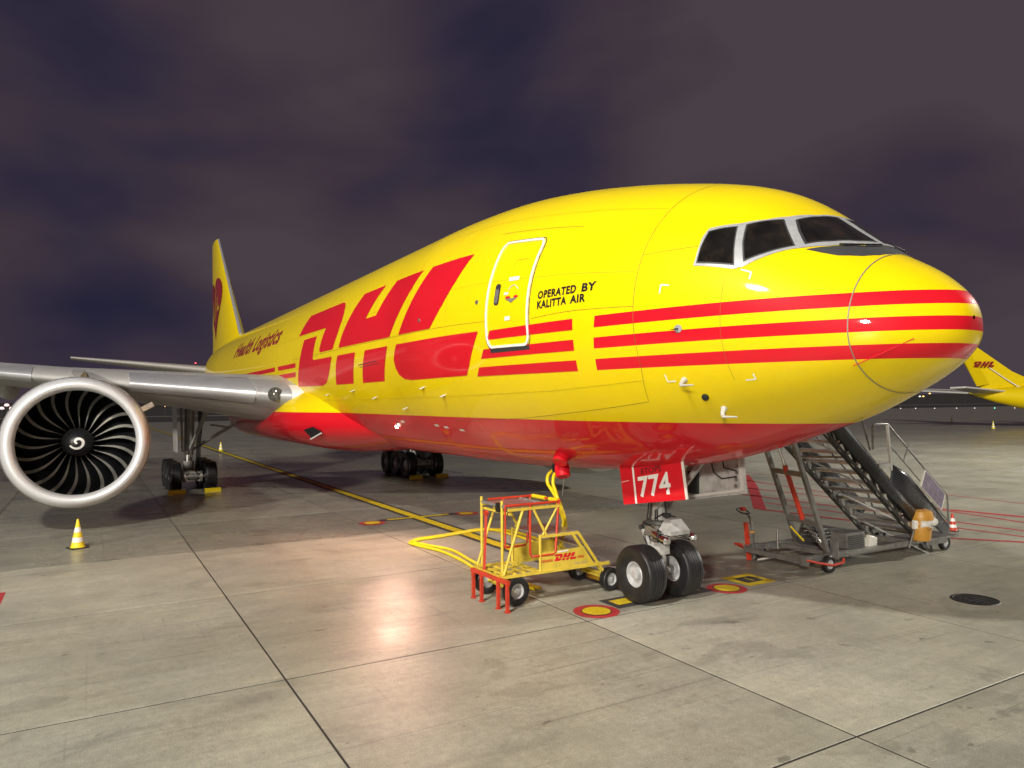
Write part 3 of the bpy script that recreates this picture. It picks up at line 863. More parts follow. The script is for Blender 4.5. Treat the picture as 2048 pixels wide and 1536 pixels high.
# belly fairing round the wing root
def sst(a, b2, x):
    t_ = max(0, min(1, (x - a) / (b2 - a))); return t_ * t_ * (3 - 2 * t_)
rows = []
x = -8.8
while x > -34:
    k = sst(-9.0, -16.0, x) * (1 - sst(-27, -34, x))
    Wd = 1.7 + 1.86 * k; H = 0.75 + 0.60 * k; zc = 3.25 + 0.12 * k
    rows.append([V(x, -Wd * (abs(math.cos(a)) ** 0.86) * (1 if math.cos(a) > 0 else -1), zc + H * (abs(math.sin(a)) ** 0.86) * (1 if math.sin(a) > 0 else -1)) for a in [2 * math.pi * i / 64 for i in range(64)]])
    x -= 0.4
mb = MB(); mb.grid(rows, closed=True); fairing = mb.build('belly_fairing', 'fuselage', plane, angle=60)
mb = MB(); c_ = V(-13.55, -2.95, 2.78)
mb.plate([c_ + V(0.35, 0.12, 0.10), c_ + V(0.0, -0.1, 0.26), c_ + V(-0.45, -0.26, 0.16), c_ + V(-0.2, -0.05, -0.12)], 0.04); mb.build('air_inlet', 'black', fairing)
mb = MB(); mb.bar(c_ + V(0.38, 0.1, 0.06), c_ + V(-0.22, -0.09, -0.16), 0.05, 0.04); mb.build('air_inlet_lip', 'greywhite', fairing)

# wings
def airfoil(n, tc):
    pts = []
    for i in range(n + 1):
        xx = 0.5 * (1 - math.cos(math.pi * i / n)); xx = xx ** 1.15
        yt = 5 * tc * (0.2969 * math.sqrt(xx) - 0.126 * xx - 0.3516 * xx ** 2 + 0.2843 * xx ** 3 - 0.1036 * xx ** 4)
        pts.append((xx, yt))
    return pts
WST = [(2.2, -14.7, 3.98, 14.0, .135, 3.0), (3.2, -15.4, 4.07, 13.2, .135, 2.6), (6.5, -17.7, 4.42, 10.7, .125, 2.0), (10.2, -20.3, 4.80, 8.5, .115, 1.3), (20, -27.2, 5.95, 5.1, .10, 0), (29, -33.5, 7.05, 2.9, .09, -1), (32.4, -36.9, 7.5, 1.1, .08, -1)]
def wing_at(y):
    for i in range(len(WST) - 1):
        if y <= WST[i + 1][0] or i == len(WST) - 2:
            f_ = (y - WST[i][0]) / (WST[i + 1][0] - WST[i][0])
            return [WST[i][k] + (WST[i + 1][k] - WST[i][k]) * f_ for k in range(6)]
def wing_pt(y, xx, up, side, off=0.0):
    _, xl, zl, ch, tc, tw = wing_at(y)
    yt = 5 * tc * (0.2969 * math.sqrt(xx) - 0.126 * xx - 0.3516 * xx ** 2 + 0.2843 * xx ** 3 - 0.1036 * xx ** 4)
    yt *= 0.66 + 0.34 * min(1, xx / 0.22)
    cam_ = 0.06 * xx * (1 - xx)
    X = xx * ch; Zv = (cam_ + (yt if up else -yt * 1.05)) * ch + (off if up else -off)
    X -= off * max(0, 1 - xx * 10)
    a = R(tw)
    return V(xl - X * math.cos(a) - Zv * math.sin(a) * 0, side * y, zl + Zv - X * math.sin(a))
XS = [0, .003, .01, .022, .04, .065, .1, .15, .22, .3, .4, .5, .6, .7, .8, .9, 1.0]
def make_wing(side):
    ys = [2.2, 2.8, 3.2, 4, 5, 6.5, 8, 9, 10.2, 12, 14, 17, 20, 24, 29, 32.4]
    mb = MB()
    rows = []
    for y in ys:
        rows.append([wing_pt(y, xx, True, side) for xx in reversed(XS)] + [wing_pt(y, xx, False, side) for xx in XS[1:]])
    mb.grid(rows, closed=True)
    mb.add(rows[-1], [tuple(range(len(rows[-1])))])
    wing = mb.build('wing', 'wing', plane, angle=50)
    for y0, y1 in ((4.35, 8.2), (11.3, 17.2), (17.25, 24), (24.05, 30.6)):
        mb = MB(); rows = []
        for i in range(9):
            y = y0 + (y1 - y0) * i / 8
            rows.append([wing_pt(y, xx, True, side, 0.0 if xx == .13 else 0.02) for xx in (.13, .128, .1, .065, .04, .022, .01, .003, 0)] + [wing_pt(y, xx, False, side, 0.0 if xx == .05 else 0.02) for xx in (.003, .01, .022, .035, .048, .05)])
        mb.grid(rows)
        for rw in (rows[0], rows[-1]): mb.add(rw, [tuple(range(len(rw)))])
        mb.build('slat', 'slat', wing, angle=50)
    # fixed root piece with landing light
    mb = MB(); rows = []
    for i in range(5):
        y = 3.25 + (4.3 - 3.25) * i / 4
        rows.append([wing_pt(y, xx, True, side, 0.012) for xx in (.11, .08, .05, .03, .015, .005, 0)] + [wing_pt(y, xx, False, side, 0.012) for xx in (.005, .015, .03, .05, .07)])
    mb.grid(rows); mb.build('root_leading_edge', 'frame_grey', wing, angle=50)
    p = wing_pt(3.75, 0, True, side, 0.03)
    mb = MB(); mb.lathe([(0.0, 0.26), (0.05, 0.25), (0.10, 0.17), (0.12, 0.0)], p - V(0.10, 0, 0), V(1, -side * -0.6, 0), 20)
    mb.build('landing_light', 'lens', wing)
    mb = MB(); rows = []
    for i in range(5):
        y = 2.75 + (3.25 - 2.75) * i / 4
        rows.append([wing_pt(y, xx, True, side, 0.03) for xx in (.05, .03, .015, .005, 0)] + [wing_pt(y, xx, False, side, 0.03) for xx in (.005, .015, .03, .045)])
    mb.grid(rows); mb.build('root_cap', 'white', wing, angle=50)
    # flap track fairings
    for y in (12.5, 17.5, 22.5):
        a = wing_pt(y, 0.55, False, side); b2 = wing_pt(y, 1.0, False, side)
        mb = MB(); mb.path([a + V(0.8, 0, 0.15), a + V(0, 0, -0.25), (a + b2) / 2 + V(0, 0, -0.38), b2 + V(-0.4, 0, -0.2), b2 + V(-1.3, 0, 0.1)], [0.05, 0.3, 0.36, 0.26, 0.05], 14); mb.build('flap_fairing', 'wing', wing)
    return wing
for side in (-1, 1): make_wing(side)

# engines
EC = V(-14.45, -9.76, 2.72)
def make_engine():
    eng = MB()
    outer = [(0.42, 1.835), (0.9, 1.90), (1.6, 1.945), (2.6, 1.95), (3.8, 1.86), (4.8, 1.68), (5.5, 1.52), (5.52, 1.40), (4.5, 1.30)]
    eng.lathe([(a, b2 * 1.065) for a, b2 in outer], EC, (-1, 0, -0.035), 64)
    e = eng.build('engine', 'greywhite', plane, angle=30)
    lip = MB()
    lp = [(0.425, 1.838), (0.30, 1.815), (0.18, 1.78), (0.09, 1.74), (0.03, 1.69), (0.0, 1.635), (0.01, 1.58), (0.05, 1.535), (0.13, 1.50), (0.26, 1.48), (0.45, 1.475), (0.62, 1.49), (0.8, 1.53)]
    lip.lathe([(a, b2 * 1.065) for a, b2 in lp], EC, (-1, 0, -0.035), 72); lip.build('inlet_lip', 'lip', e, angle=70)
    sm_ = MB(); sm_.lathe([(0.425, 1.96), (0.425, 1.965), (0.445, 1.968), (0.445, 1.96)], EC, (-1, 0, -0.035), 72); sm_.build('cowl_seam', 'duct', e)
    du = MB(); du.lathe([(0.78, 1.62), (0.9, 1.65), (1.25, 1.71), (1.9, 1.71), (1.9, 0.0)], EC, (-1, 0, -0.035), 64); du.build('inlet_duct', 'duct', e)
    core = MB(); core.lathe([(4.4, 1.0), (5.6, 0.95), (6.9, 0.70), (6.95, 0.55), (7.6, 0.30), (8.3, 0.03)], EC, (-1, 0, -0.035), 36); core.build('exhaust_core', 'steel', e)
    ax = V(-1, 0, -0.035).normalized(); sd = ax.cross(V(0, 0, 1)).normalized(); up = sd.cross(ax)
    sp = MB(); prof_ = []
    for i in range(13):
        t_ = i / 12; prof_.append((1.42 - 0.52 * (1 - t_ ** 1.7) , 0.45 * t_ ** 0.62 if t_ > 0 else 0.0))
    sp.lathe(prof_, EC, (-1, 0, -0.035), 40); sp.build('spinner', 'black', e)
    # white swirl painted on the spinner
    def sp_pt(rad, ang, off):
        t_ = (rad / 0.45) ** (1 / 0.62); al = 1.42 - 0.52 * (1 - t_ ** 1.7)
        return EC + ax * (al - off) + (sd * math.cos(ang) + up * math.sin(ang)) * rad
    sw = MB(); A = []; B = []
    for i in range(41):
        t_ = i / 40; ang = R(205 + (1 - t_) * 420); rad = 0.02 + 0.20 * t_; hw = 0.022 + 0.018 * math.sin(math.pi * min(1, t_ * 1.02)) ** 0.6
        A.append(sp_pt(rad + hw, ang, 0.012)); B.append(sp_pt(max(rad - hw, 0.004), ang, 0.012))
    sw.grid([A, B]); sw.build('spinner_swirl', 'white', e)
    NB = 22
    bl = MB(); NR = 14; lead = []; e1 = []; trail = []
    rowsA = []
    for i in range(NR + 1):
        t_ = i / NR; rad = 0.40 + (1.68 - 0.40) * t_
        off = 0.10 * math.sin(math.pi * t_ ** 0.95) - 0.06 * t_ ** 3
        axp = 1.36 - 0.20 * math.sin(math.pi * min(1, t_ * 1.1)) + 0.10 * t_
        stag = R(18 + 46 * t_)
        ch = 0.42 + 0.16 * t_
        row = []
        for j, cf in enumerate((0, 0.33, 0.5, 0.72, 1.0)):
            a_ = axp + ch * cf * math.cos(stag)
            tg = ch * cf * math.sin(stag) - 0.05 * math.sin(math.pi * cf)
            ang = off + tg / rad
            row.append(EC + ax * a_ + (sd * math.cos(ang) + up * math.sin(ang)) * rad)
        rowsA.append(row)
    for k_, (c0, c1) in enumerate(((0, 2), (1, 5))):
        bl.cur = 1 if k_ == 0 else 0
        bl.grid([rw[c0:c1] for rw in rowsA])
    blade = bl.build('fan_blade', ['blade', 'blade_edge'], e, fix=False, angle=60)
    blade.location = (0, 0, 0)
    # the blade mesh is rebuilt about the shaft so that copies may turn round it
    me = blade.data
    for v in me.vertices: v.co = v.co - EC
    blade.location = EC
    for k in range(1, NB):
        c = blade.copy(); col.objects.link(c); c.parent = e
        c.matrix_local = Matrix.Translation(EC) @ Matrix.Rotation(2 * math.pi * k / NB, 4, ax)
    # nacelle strake and pylon
    st_ = MB(); st_.plate([EC + V(-1.3, 1.72, 0.92), EC + V(-2.9, 1.78, 0.85), EC + V(-2.9, 2.22, 1.12), EC + V(-2.0, 2.16, 1.14)], 0.16); st_.build('strake', 'white', e)
    py = MB()
    rows = []
    for xx, zb_, zt_, w in ((-15.5, 4.50, 4.66, 0.15), (-16.6, 4.50, 4.86, 0.50), (-18.2, 4.45, 5.00, 0.62), (-20.2, 4.25, 5.14, 0.62), (-22.5, 4.1, 5.0, 0.5), (-25.5, 4.0, 4.5, 0.15)):
        rows.append([V(xx, -9.8 - w / 2, zb_), V(xx, -9.8 + w / 2, zb_), V(xx, -9.8 + w / 2, (zb_ + zt_) / 2), V(xx, -9.8 + w * 0.3, zt_), V(xx, -9.8 - w * 0.3, zt_), V(xx, -9.8 - w / 2, (zb_ + zt_) / 2)])
    py.grid(rows, closed=True); py.build('pylon', 'greywhite', e, angle=50)
    return e
eng = make_engine()
e2 = copy_tree(eng, plane)
e2.location = (0, 19.6, 0)

# tail
def fin_loft(name, secs, m_, parent, vert=True, side=1):
    """secs: (pos, xLE, chord, thickness ratio, other) lofted airfoils"""
    rows = []
    for pos, xl, ch, tc, base in secs:
        row = []
        for xx in reversed(XS):
            yt = 5 * tc * (0.2969 * math.sqrt(xx) - 0.126 * xx - 0.3516 * xx ** 2 + 0.2843 * xx ** 3 - 0.1036 * xx ** 4) * ch
            row.append(V(xl - xx * ch, yt, pos) if vert else V(xl - xx * ch, side * pos, base + yt))
        for xx in XS[1:]:
            yt = 5 * tc * (0.2969 * math.sqrt(xx) - 0.126 * xx - 0.3516 * xx ** 2 + 0.2843 * xx ** 3 - 0.1036 * xx ** 4) * ch
            row.append(V(xl - xx * ch, -yt, pos) if vert else V(xl - xx * ch, side * pos, base - yt))
        rows.append(row)
    mb = MB(); mb.grid(rows, closed=True); mb.add(rows[-1], [tuple(range(len(rows[-1])))])
    return mb.build(name, m_, parent, angle=50)
fin = fin_loft('vertical_fin', [(7.6, -43.2, 15.5, .11, 0), (9.0, -44.9, 13.6, .105, 0), (13.5, -50.1, 8.6, .10, 0), (18.05, -55.4, 3.6, .09, 0)], 'yellow', plane)
mb = MB()
mb.path([V(-44.7, 0, 8.95), V(-50.0, 0, 13.5), V(-55.3, 0, 18.0)], [0.13, 0.11, 0.08], 10); mb.build('fin_leading_edge', 'slat', fin)
def fin_pt(x, z, off=0.012, side=-1):
    f_ = (z - 7.6) / (18.05 - 7.6)
    xl = -43.2 + (-55.4 + 43.2) * f_; ch = 15.5 + (3.6 - 15.5) * f_; xx = max(0, min(1, (xl - x) / ch)); tc = 0.105
    yt = 5 * tc * (0.2969 * math.sqrt(xx) - 0.126 * xx - 0.3516 * xx ** 2 + 0.2843 * xx ** 3 - 0.1036 * xx ** 4) * ch
    return V(x, side * (yt + off), z)
heart = []
for i in range(48):
    a = 2 * math.pi * i / 48
    hx = 16 * math.sin(a) ** 3; hz = 13 * math.cos(a) - 5 * math.cos(2 * a) - 2 * math.cos(3 * a) - math.cos(4 * a)
    hz_ = 12.1 + hz * 0.185
    heart.append((-53.9 + hx * 0.235 - (hz_ - 12.1) * 0.45, hz_))
for sd_ in (-1, 1):
    decal('heart_emblem', flat_polys([heart], (0.5, 0.5)), lambda x, z: fin_pt(x, z, 0.012, sd_), 'darkred', fin, V(0, sd_, 0))
    zig = [(-57.8, 10.3), (-56.2, 11.3), (-55.6, 12.6), (-55.0, 10.9), (-54.2, 11.2), (-53.4, 13.4), (-52.8, 10.6), (-52.0, 12.6), (-51.6, 11.5), (-51.0, 11.7)]
    mb = MB(); a_, b2 = strip(zig, 0.30); mb.grid([[fin_pt(x, z, 0.03, sd_) for x, z in a_], [fin_pt(x, z, 0.03, sd_) for x, z in b2]]); mb.build('pulse_line', 'yellow', fin)
for side in (-1, 1):
    fin_loft('stabilizer', [(0.6, -46.5, 8.2, .10, 6.35), (2.0, -47.6, 7.6, .10, 6.5), (10.75, -54.6, 2.6, .09, 7.62)], 'greywhite', plane, False, side)

# the lit lamp under the belly
lp = fus(-8.02, -45.1, 0.0); ln = (fus(-8.02, -45.1, 0.2) - lp).normalized()
mb = MB(); mb.lathe([(0, 0.075), (0.02, 0.07), (0.03, 0.05)], lp, ln, 18); bl_ = mb.build('belly_lamp', 'frame_grey', plane)
mb = MB(); mb.lathe([(0.03, 0.05), (0.05, 0.042), (0.062, 0.02), (0.065, 0.0)], lp, ln, 16)
M['lamp_glow'] = emit('lamp_glow', (1.0, 0.80, 0.62), 40)
mb.build('lamp_bulb', 'lamp_glow', bl_)
pl = bpy.data.lights.new('belly_light', 'SPOT'); pl.energy = 760; pl.color = (1.0, 0.58, 0.43); pl.shadow_soft_size = 0.15; pl.spot_size = R(150); pl.spot_blend = 0.8
plo = bpy.data.objects.new('belly_light', pl); col.objects.link(plo); plo.location = lp + ln * 0.12; plo.parent = plane; plo.rotation_euler = V(-0.35, 0.55, 1).to_track_quat('Z', 'Y').to_euler()
# ================================================================== landing gear
def wheel(name_parent, c, r, w, rim_r, axis=(0, 1, 0), grooves=4, face=1, plain=False):
    """tyre and rim as two parts centred on c, axis across"""
    hw = w / 2
    p = [(-hw * 0.62, rim_r), (-hw * 0.80, rim_r * 1.08), (-hw * 0.97, rim_r + (r - rim_r) * 0.35), (-hw, rim_r + (r - rim_r) * 0.58), (-hw * 0.93, r * 0.93), (-hw * 0.78, r * 0.982)]
    tread = []
    if grooves:
        seg = 2 * 0.68 * hw / grooves
        for k in range(grooves):
            x0 = -0.68 * hw + seg * k
            tread += [(x0 + 0.008, r - 0.004), (x0 + seg - 0.006, r - 0.004)]
            if k < grooves - 1: tread += [(x0 + seg - 0.004, r - 0.018), (x0 + seg + 0.006, r - 0.018)]
    p = p + tread + [(-a, b2) for a, b2 in reversed(p)]
    t_ = MB().lathe(p, c, axis, 48).build('tyre', 'tyre', name_parent, angle=30)
    q = []
    a0 = hw * 0.66
    rim = [(-a0, rim_r * 1.03), (-a0 * 1.05, rim_r * 1.0), (-a0 * 1.03, rim_r * 0.93), (-a0 * 0.55, rim_r * 0.86), (-a0 * 0.35, rim_r * 0.55), (-a0 * 0.5, rim_r * 0.42), (-a0 * 1.05, rim_r * 0.40), (-a0 * 1.12, rim_r * 0.32), (-a0 * 1.12, 0.0)]
    rim = rim + [(-a, b2) for a, b2 in reversed(rim)]
    MB().lathe(rim, c, axis, 36).build('rim', 'rim', name_parent, angle=30)
    return t_
def g_part(root): return lambda name, mb, m_, **k: mb.build(name, m_, root, **k)
root = bpy.data.objects.new('nose_gear', None); col.objects.link(root); root.parent = plane
np_ = g_part(root)
for sy in (-1, 1): wheel(root, V(0, sy * 0.46, 0.535), 0.535, 0.44, 0.235, grooves=5)
np_('axle', MB().tube((0, -0.42, 0.535), (0, 0.42, 0.535), 0.085, n=18), 'steel')
np_('axle_hub', MB().tube((0.0, -0.12, 0.535), (0, 0.12, 0.535), 0.13, n=18).tube((0.16, -0.05, 0.56), (0.16, 0.09, 0.56), 0.05), 'gear_grey')
np_('piston', MB().tube((0, 0, 0.5), (0.015, 0, 1.2), 0.095, n=20), 'chrome')
np_('fork', MB().path([(0, 0, 0.52), (0.0, 0, 0.75), (0.01, 0, 1.05)], [0.12, 0.14, 0.115], 14).box((0.04, 0, 0.98), (0.22, 0.26, 0.24)), 'greywhite')
np_('strut', MB().path([(0.015, 0, 1.12), (0.02, 0, 1.45), (0.03, 0, 1.9), (0.05, 0, 2.75)], [0.15, 0.165, 0.15, 0.17], 20).lathe([(1.28, .15), (1.28, .19), (1.40, .19), (1.40, .15)], (0.02, 0, 0), (0, 0, 1), 20).lathe([(1.52, .15), (1.52, .18), (1.60, .18), (1.60, .15)], (0.02, 0, 0), (0, 0, 1), 20), 'gear_grey')
np_('torque_link', MB().bar((-0.12, -0.06, 1.36), (-0.46, 0, 1.30), 0.06, 0.05).bar((-0.12, 0.06, 1.36), (-0.46, 0, 1.30), 0.06, 0.05).tube((-0.46, -0.08, 1.30), (-0.46, 0.08, 1.30), 0.05), 'dark_metal')
np_('torque_link', MB().bar((-0.12, -0.10, 0.92), (-0.46, -0.02, 1.28), 0.07, 0.045).bar((-0.12, 0.10, 0.92), (-0.46, 0.02, 1.28), 0.07, 0.045), 'gear_grey')
np_('steering_cylinder', MB().tube((0.12, -0.22, 1.26), (0.52, -0.28, 1.20), 0.075, n=16).lathe([(0, .085), (.10, .085), (.14, .05), (.14, 0)], (0.44, -0.27, 1.21), (1, -.12, -.1), 16), 'chrome')
np_('steering_cylinder', MB().tube((0.12, 0.22, 1.26), (0.58, 0.34, 1.22), 0.07, n=16).lathe([(0, .08), (.10, .08), (.14, .05), (.14, 0)], (0.48, 0.31, 1.23), (1, .2, -.06), 16), 'chrome')
lb = MB(); c_ = V(0.36, 0.02, 1.44)
top = [c_ + V(x, y, 0.12) for x, y in ((-.10, -.10), (.06, -.10), (.06, .16), (-.10, .16))]
bot = [c_ + V(x, y, -0.08) for x, y in ((-.14, -.22), (.18, -.22), (.18, .26), (-.14, .26))]
low = [p - V(0, 0, 0.07) for p in bot]
lb.add(top + bot + low, [(0, 1, 2, 3), (0, 4, 5, 1), (1, 5, 6, 2), (2, 6, 7, 3), (3, 7, 4, 0), (4, 8, 9, 5), (5, 9, 10, 6), (6, 10, 11, 7), (7, 11, 8, 4), (11, 10, 9, 8)])
np_('light_housing', lb, 'gear_grey', smooth=False)
np_('spray_ring', MB().lathe([(1.42, .17), (1.44, .26), (1.50, .26), (1.52, .17)], (0.02, 0, 0), (0, 0, 1), 20), 'dark_metal')
hose = MB()
random.seed(3)
for k in range(14):
    a = random.uniform(0, 6.28); y0 = 0.17 * math.sin(a); x0 = 0.17 * math.cos(a)
    hose.path([(x0, y0, 1.1 + random.random() * .2), (x0 * 1.35, y0 * 1.35, 1.45), (x0 * 1.1, y0 * 1.1, 1.8), (x0, y0, 2.5)], 0.014, 6)
np_('hydraulic_hose', hose, 'dark_metal')
np_('drag_brace', MB().bar((0.1, -0.16, 1.75), (1.1, -0.2, 2.8), 0.07, 0.09).bar((0.1, 0.16, 1.75), (1.1, 0.2, 2.8), 0.07, 0.09), 'gear_grey')
np_('gear_manifold', MB().box((-0.02, -0.20, 1.32), (0.20, 0.10, 0.16)).box((0.14, -0.18, 1.38), (0.14, 0.12, 0.10)).tube((-0.10, -0.26, 1.26), (0.22, -0.26, 1.26), 0.035).tube((0.05, -0.22, 1.15), (0.28, -0.22, 1.16), 0.03), 'steel')
np_('steering_collar', MB().lathe([(0, .08), (.06, .085), (.06, .08)], (0.30, -0.25, 1.235), (1, -.12, -.12), 16).lathe([(1.20, .155), (1.20, .20), (1.26, .20), (1.26, .155)], (0.02, 0, 0), (0, 0, 1), 20).box((-0.16, -0.12, 1.42), (0.14, 0.16, 0.10)).box((0.20, -0.02, 1.62), (0.24, 0.10, 0.08)), 'dark_metal')
np_('wiring_loom', MB().path([(-0.42, -0.06, 1.34), (-0.2, -0.2, 1.44), (0.1, -0.24, 1.40), (0.3, -0.2, 1.32)], 0.016, 6).path([(-0.40, 0.02, 1.30), (-0.25, -0.16, 1.15), (-0.1, -0.18, 0.95)], 0.014, 6).path([(0.1, -0.2, 1.55), (0.25, -0.1, 1.66), (0.42, 0.05, 1.60)], 0.014, 6), 'black')
# doors
def door_panel(name, q, y, m_, th=0.035):
    mb = MB(); mb.plate([V(x, y, z) for x, z in q], th, V(0, 1, 0)); o = mb.build(name, m_, plane, smooth=False); return o
DQ = [(-0.46, 2.50), (1.25, 2.86), (1.375, 2.076), (-0.345, 1.793)]
dr = door_panel('nose_gear_door', DQ, -0.55, 'red')
dl = door_panel('nose_gear_door', [(0.10, 2.60), (1.62, 2.95), (1.675, 2.13), (0.22, 1.86)], 0.55, 'gear_grey')
dl['label'] = 'grey inner face of the far nose gear door'
mb = MB(); mb.box((0.42, 0.50, 2.22), (0.26, 0.05, 0.42)); mb.build('door_cutout', 'black', dl)
mb = MB(); mb.bar((1.62, 0.52, 2.18), (1.55, 0.52, 2.85), 0.06, 0.04).bar((0.25, 0.52, 1.93), (1.62, 0.52, 2.19), 0.05, 0.05)
mb.build('door_stiffener', 'greywhite', dl, smooth=False)
mb = MB(); mb.path([(0.85, 0.51, 2.72), (0.95, 0.50, 2.45), (1.15, 0.50, 2.35), (1.5, 0.50, 2.42)], 0.012, 6).path([(1.15, 0.51, 2.78), (1.2, 0.50, 2.55), (1.5, 0.50, 2.52)], 0.012, 6); mb.build('door_cable', 'black', dl)
for k in range(5):
    mb = MB(); mb.box((1.47 + 0.01 * k, 0.51, 2.25 + 0.12 * k), (0.05, 0.03, 0.05)); mb.build('door_latch', 'steel', dl, smooth=False)
DY = -0.55 - 0.022
def dpt(u, v):
    """u along the door 0..1, v up 0..1"""
    a = Vector((*DQ[3], 0)).lerp(Vector((*DQ[2], 0)), u); b2 = Vector((*DQ[0], 0)).lerp(Vector((*DQ[1], 0)), u); p = a.lerp(b2, v)
    return V(p.x, DY, p.y)
def door_text(body, u0, u1, v0, v1, m_, bold):
    bm, (a, b2, c2, e2_) = text_bm(body, bold)
    return decal('number', bm, lambda x, y: dpt(u0 + (x - a) / (b2 - a) * (u1 - u0), v0 + (y - c2) / (e2_ - c2) * (v1 - v0)), m_, dr, V(0, -1, 0))
door_text('774', 0.29, 0.79, 0.14, 0.66, 'white', 0.022)
door_text('ETOPS', 0.36, 0.68, 0.70, 0.84, 'black', 0.01)
mb = MB(); mb.add([dpt(0.205, 0.0), dpt(0.235, 0.0), dpt(0.245, 1.0), dpt(0.215, 1.0)], [(0, 1, 2, 3)]); mb.build('white_stripe', 'white', dr, smooth=False)
mb = MB(); mb.add([dpt(0.01, 0.585), dpt(0.14, 0.60), dpt(0.14, 0.615), dpt(0.01, 0.60)], [(0, 1, 2, 3)]); mb.build('white_stripe', 'bagwhite', dr, smooth=False)
mb = MB(); mb.bar(dpt(1.002, 0.0), dpt(1.002, 0.95), 0.02, 0.05); mb.build('door_edge', 'bagwhite', dr, smooth=False)

# main gear
def main_gear(side):
    root = bpy.data.objects.new('main_gear', None); col.objects.link(root); root.parent = plane
    mp_ = g_part(root); cy = side * 5.49
    for ax in (-24.43, -25.88, -27.33):
        for s2 in (-1, 1): wheel(root, V(ax, cy + s2 * 0.72, 0.655), 0.655, 0.52, 0.28, grooves=5)
        mp_('axle', MB().tube((ax, cy - 0.7, 0.655), (ax, cy + 0.7, 0.655), 0.08, n=14).lathe([(-.18, .16), (.18, .16)], (ax, cy, .655), (0, 1, 0), 18), 'steel')
        for s2 in (-1, 1):
            mb = MB()
            mb.lathe([(-0.05, 0.16), (-0.05, 0.24), (0.06, 0.24), (0.06, 0.16)], (ax, cy + s2 * 0.34, .655), (0, 1, 0), 20)
            for k in range(6):
                a = k * 1.047; mb.tube((ax + 0.2 * math.cos(a), cy + s2 * 0.30, .655 + 0.2 * math.sin(a)), (ax + 0.2 * math.cos(a), cy + s2 * 0.20, .655 + 0.2 * math.sin(a)), 0.03, n=8)
            mp_('brake', mb, 'alu')
    mp_('bogie_beam', MB().bar((-24.35, cy, 0.72), (-27.4, cy, 0.72), 0.26, 0.28), 'gear_grey')
    mp_('piston', MB().tube((-25.88, cy, 0.7), (-25.86, cy, 1.7), 0.17, n=20), 'chrome')
    mp_('strut', MB().path([(-25.88, cy, 0.75), (-25.88, cy, 1.25)], [0.25, 0.22], 18).path([(-25.87, cy, 1.55), (-25.85, cy - side * 0.02, 2.4), (-25.8, cy - side * 0.05, 4.6)], [0.20, 0.21, 0.22], 20), 'gear_grey')
    mp_('side_brace', MB().bar((-25.85, cy - side * 0.1, 1.75), (-25.5, side * 3.0, 3.25), 0.14, 0.16).bar((-25.6, cy - side * 0.9, 2.9), (-25.6, side * 3.7, 2.75), 0.09, 0.10), 'gear_grey')
    mp_('drag_brace', MB().bar((-25.7, cy - side * 0.05, 1.8), (-23.4, cy - side * 0.6, 3.9), 0.12, 0.14), 'gear_grey')
    mp_('retract_actuator', MB().tube((-25.6, cy + side * 0.28, 1.7), (-25.5, cy + side * 0.38, 4.3), 0.05), 'steel')
    mp_('torque_link', MB().bar((-26.1, cy, 1.75), (-26.6, cy, 1.35), 0.12, 0.08).bar((-26.6, cy, 1.35), (-26.1, cy, 0.95), 0.12, 0.08), 'steel')
    mb = MB()
    for k in range(4):
        o_ = 0.05 * k
        mb.path([(-25.6, cy - side * (0.32 + o_), 4.2), (-25.56, cy - side * (0.40 + o_), 3.0), (-25.52, cy - side * (0.30 + o_), 2.0), (-25.4, cy - side * (0.28 + o_), 1.3), (-25.1, cy - side * (0.2 + o_), 0.9)], 0.022, 6)
    mp_('hydraulic_hose', mb, 'black')
    mp_('gear_door', MB().plate([V(-25.2, cy + side * 0.55, 1.7), V(-26.6, cy + side * 0.55, 1.7), V(-26.7, cy + side * 0.62, 4.4), V(-25.1, cy + side * 0.62, 4.4)], 0.06), 'wing')
    return root
for s2 in (-1, 1): main_gear(s2)
# yellow wheel chocks
for i, (cy, lab) in enumerate(((-6.2, 'yellow bar chock against the outer front tyre of the main gear behind the engine'), (-4.77, 'yellow bar chock against the inner front tyre of the main gear behind the engine'), (4.77, 'shaded yellow chock at the inner tyre of the far main gear under the belly'), (6.2, 'shaded yellow chock at the outer tyre of the far main gear under the belly'))):
    t = thing('wheel_chock', (-23.52, cy, 0), lab, 'chock', 'yellow chocks at the main wheels')
    mb = MB(); w = 0.33
    pr = [(-0.13, 0.004), (0.12, 0.004), (0.10, 0.12), (0.0, 0.19), (-0.06, 0.19)]
    mb.add([V(x, -w, z) for x, z in pr] + [V(x, w, z) for x, z in pr], [(4, 3, 2, 1, 0), (5, 6, 7, 8, 9)] + [(k, (k + 1) % 5, 5 + (k + 1) % 5, 5 + k) for k in range(5)])
    mb.build('block', 'cable', t, smooth=False)
    mb = MB(); mb.path([(0.0, -w - 0.06, 0.05), (0.05, -w - 0.02, 0.10), (0.0, -w, 0.12)], 0.012, 6); mb.build('rope', 'black', t)
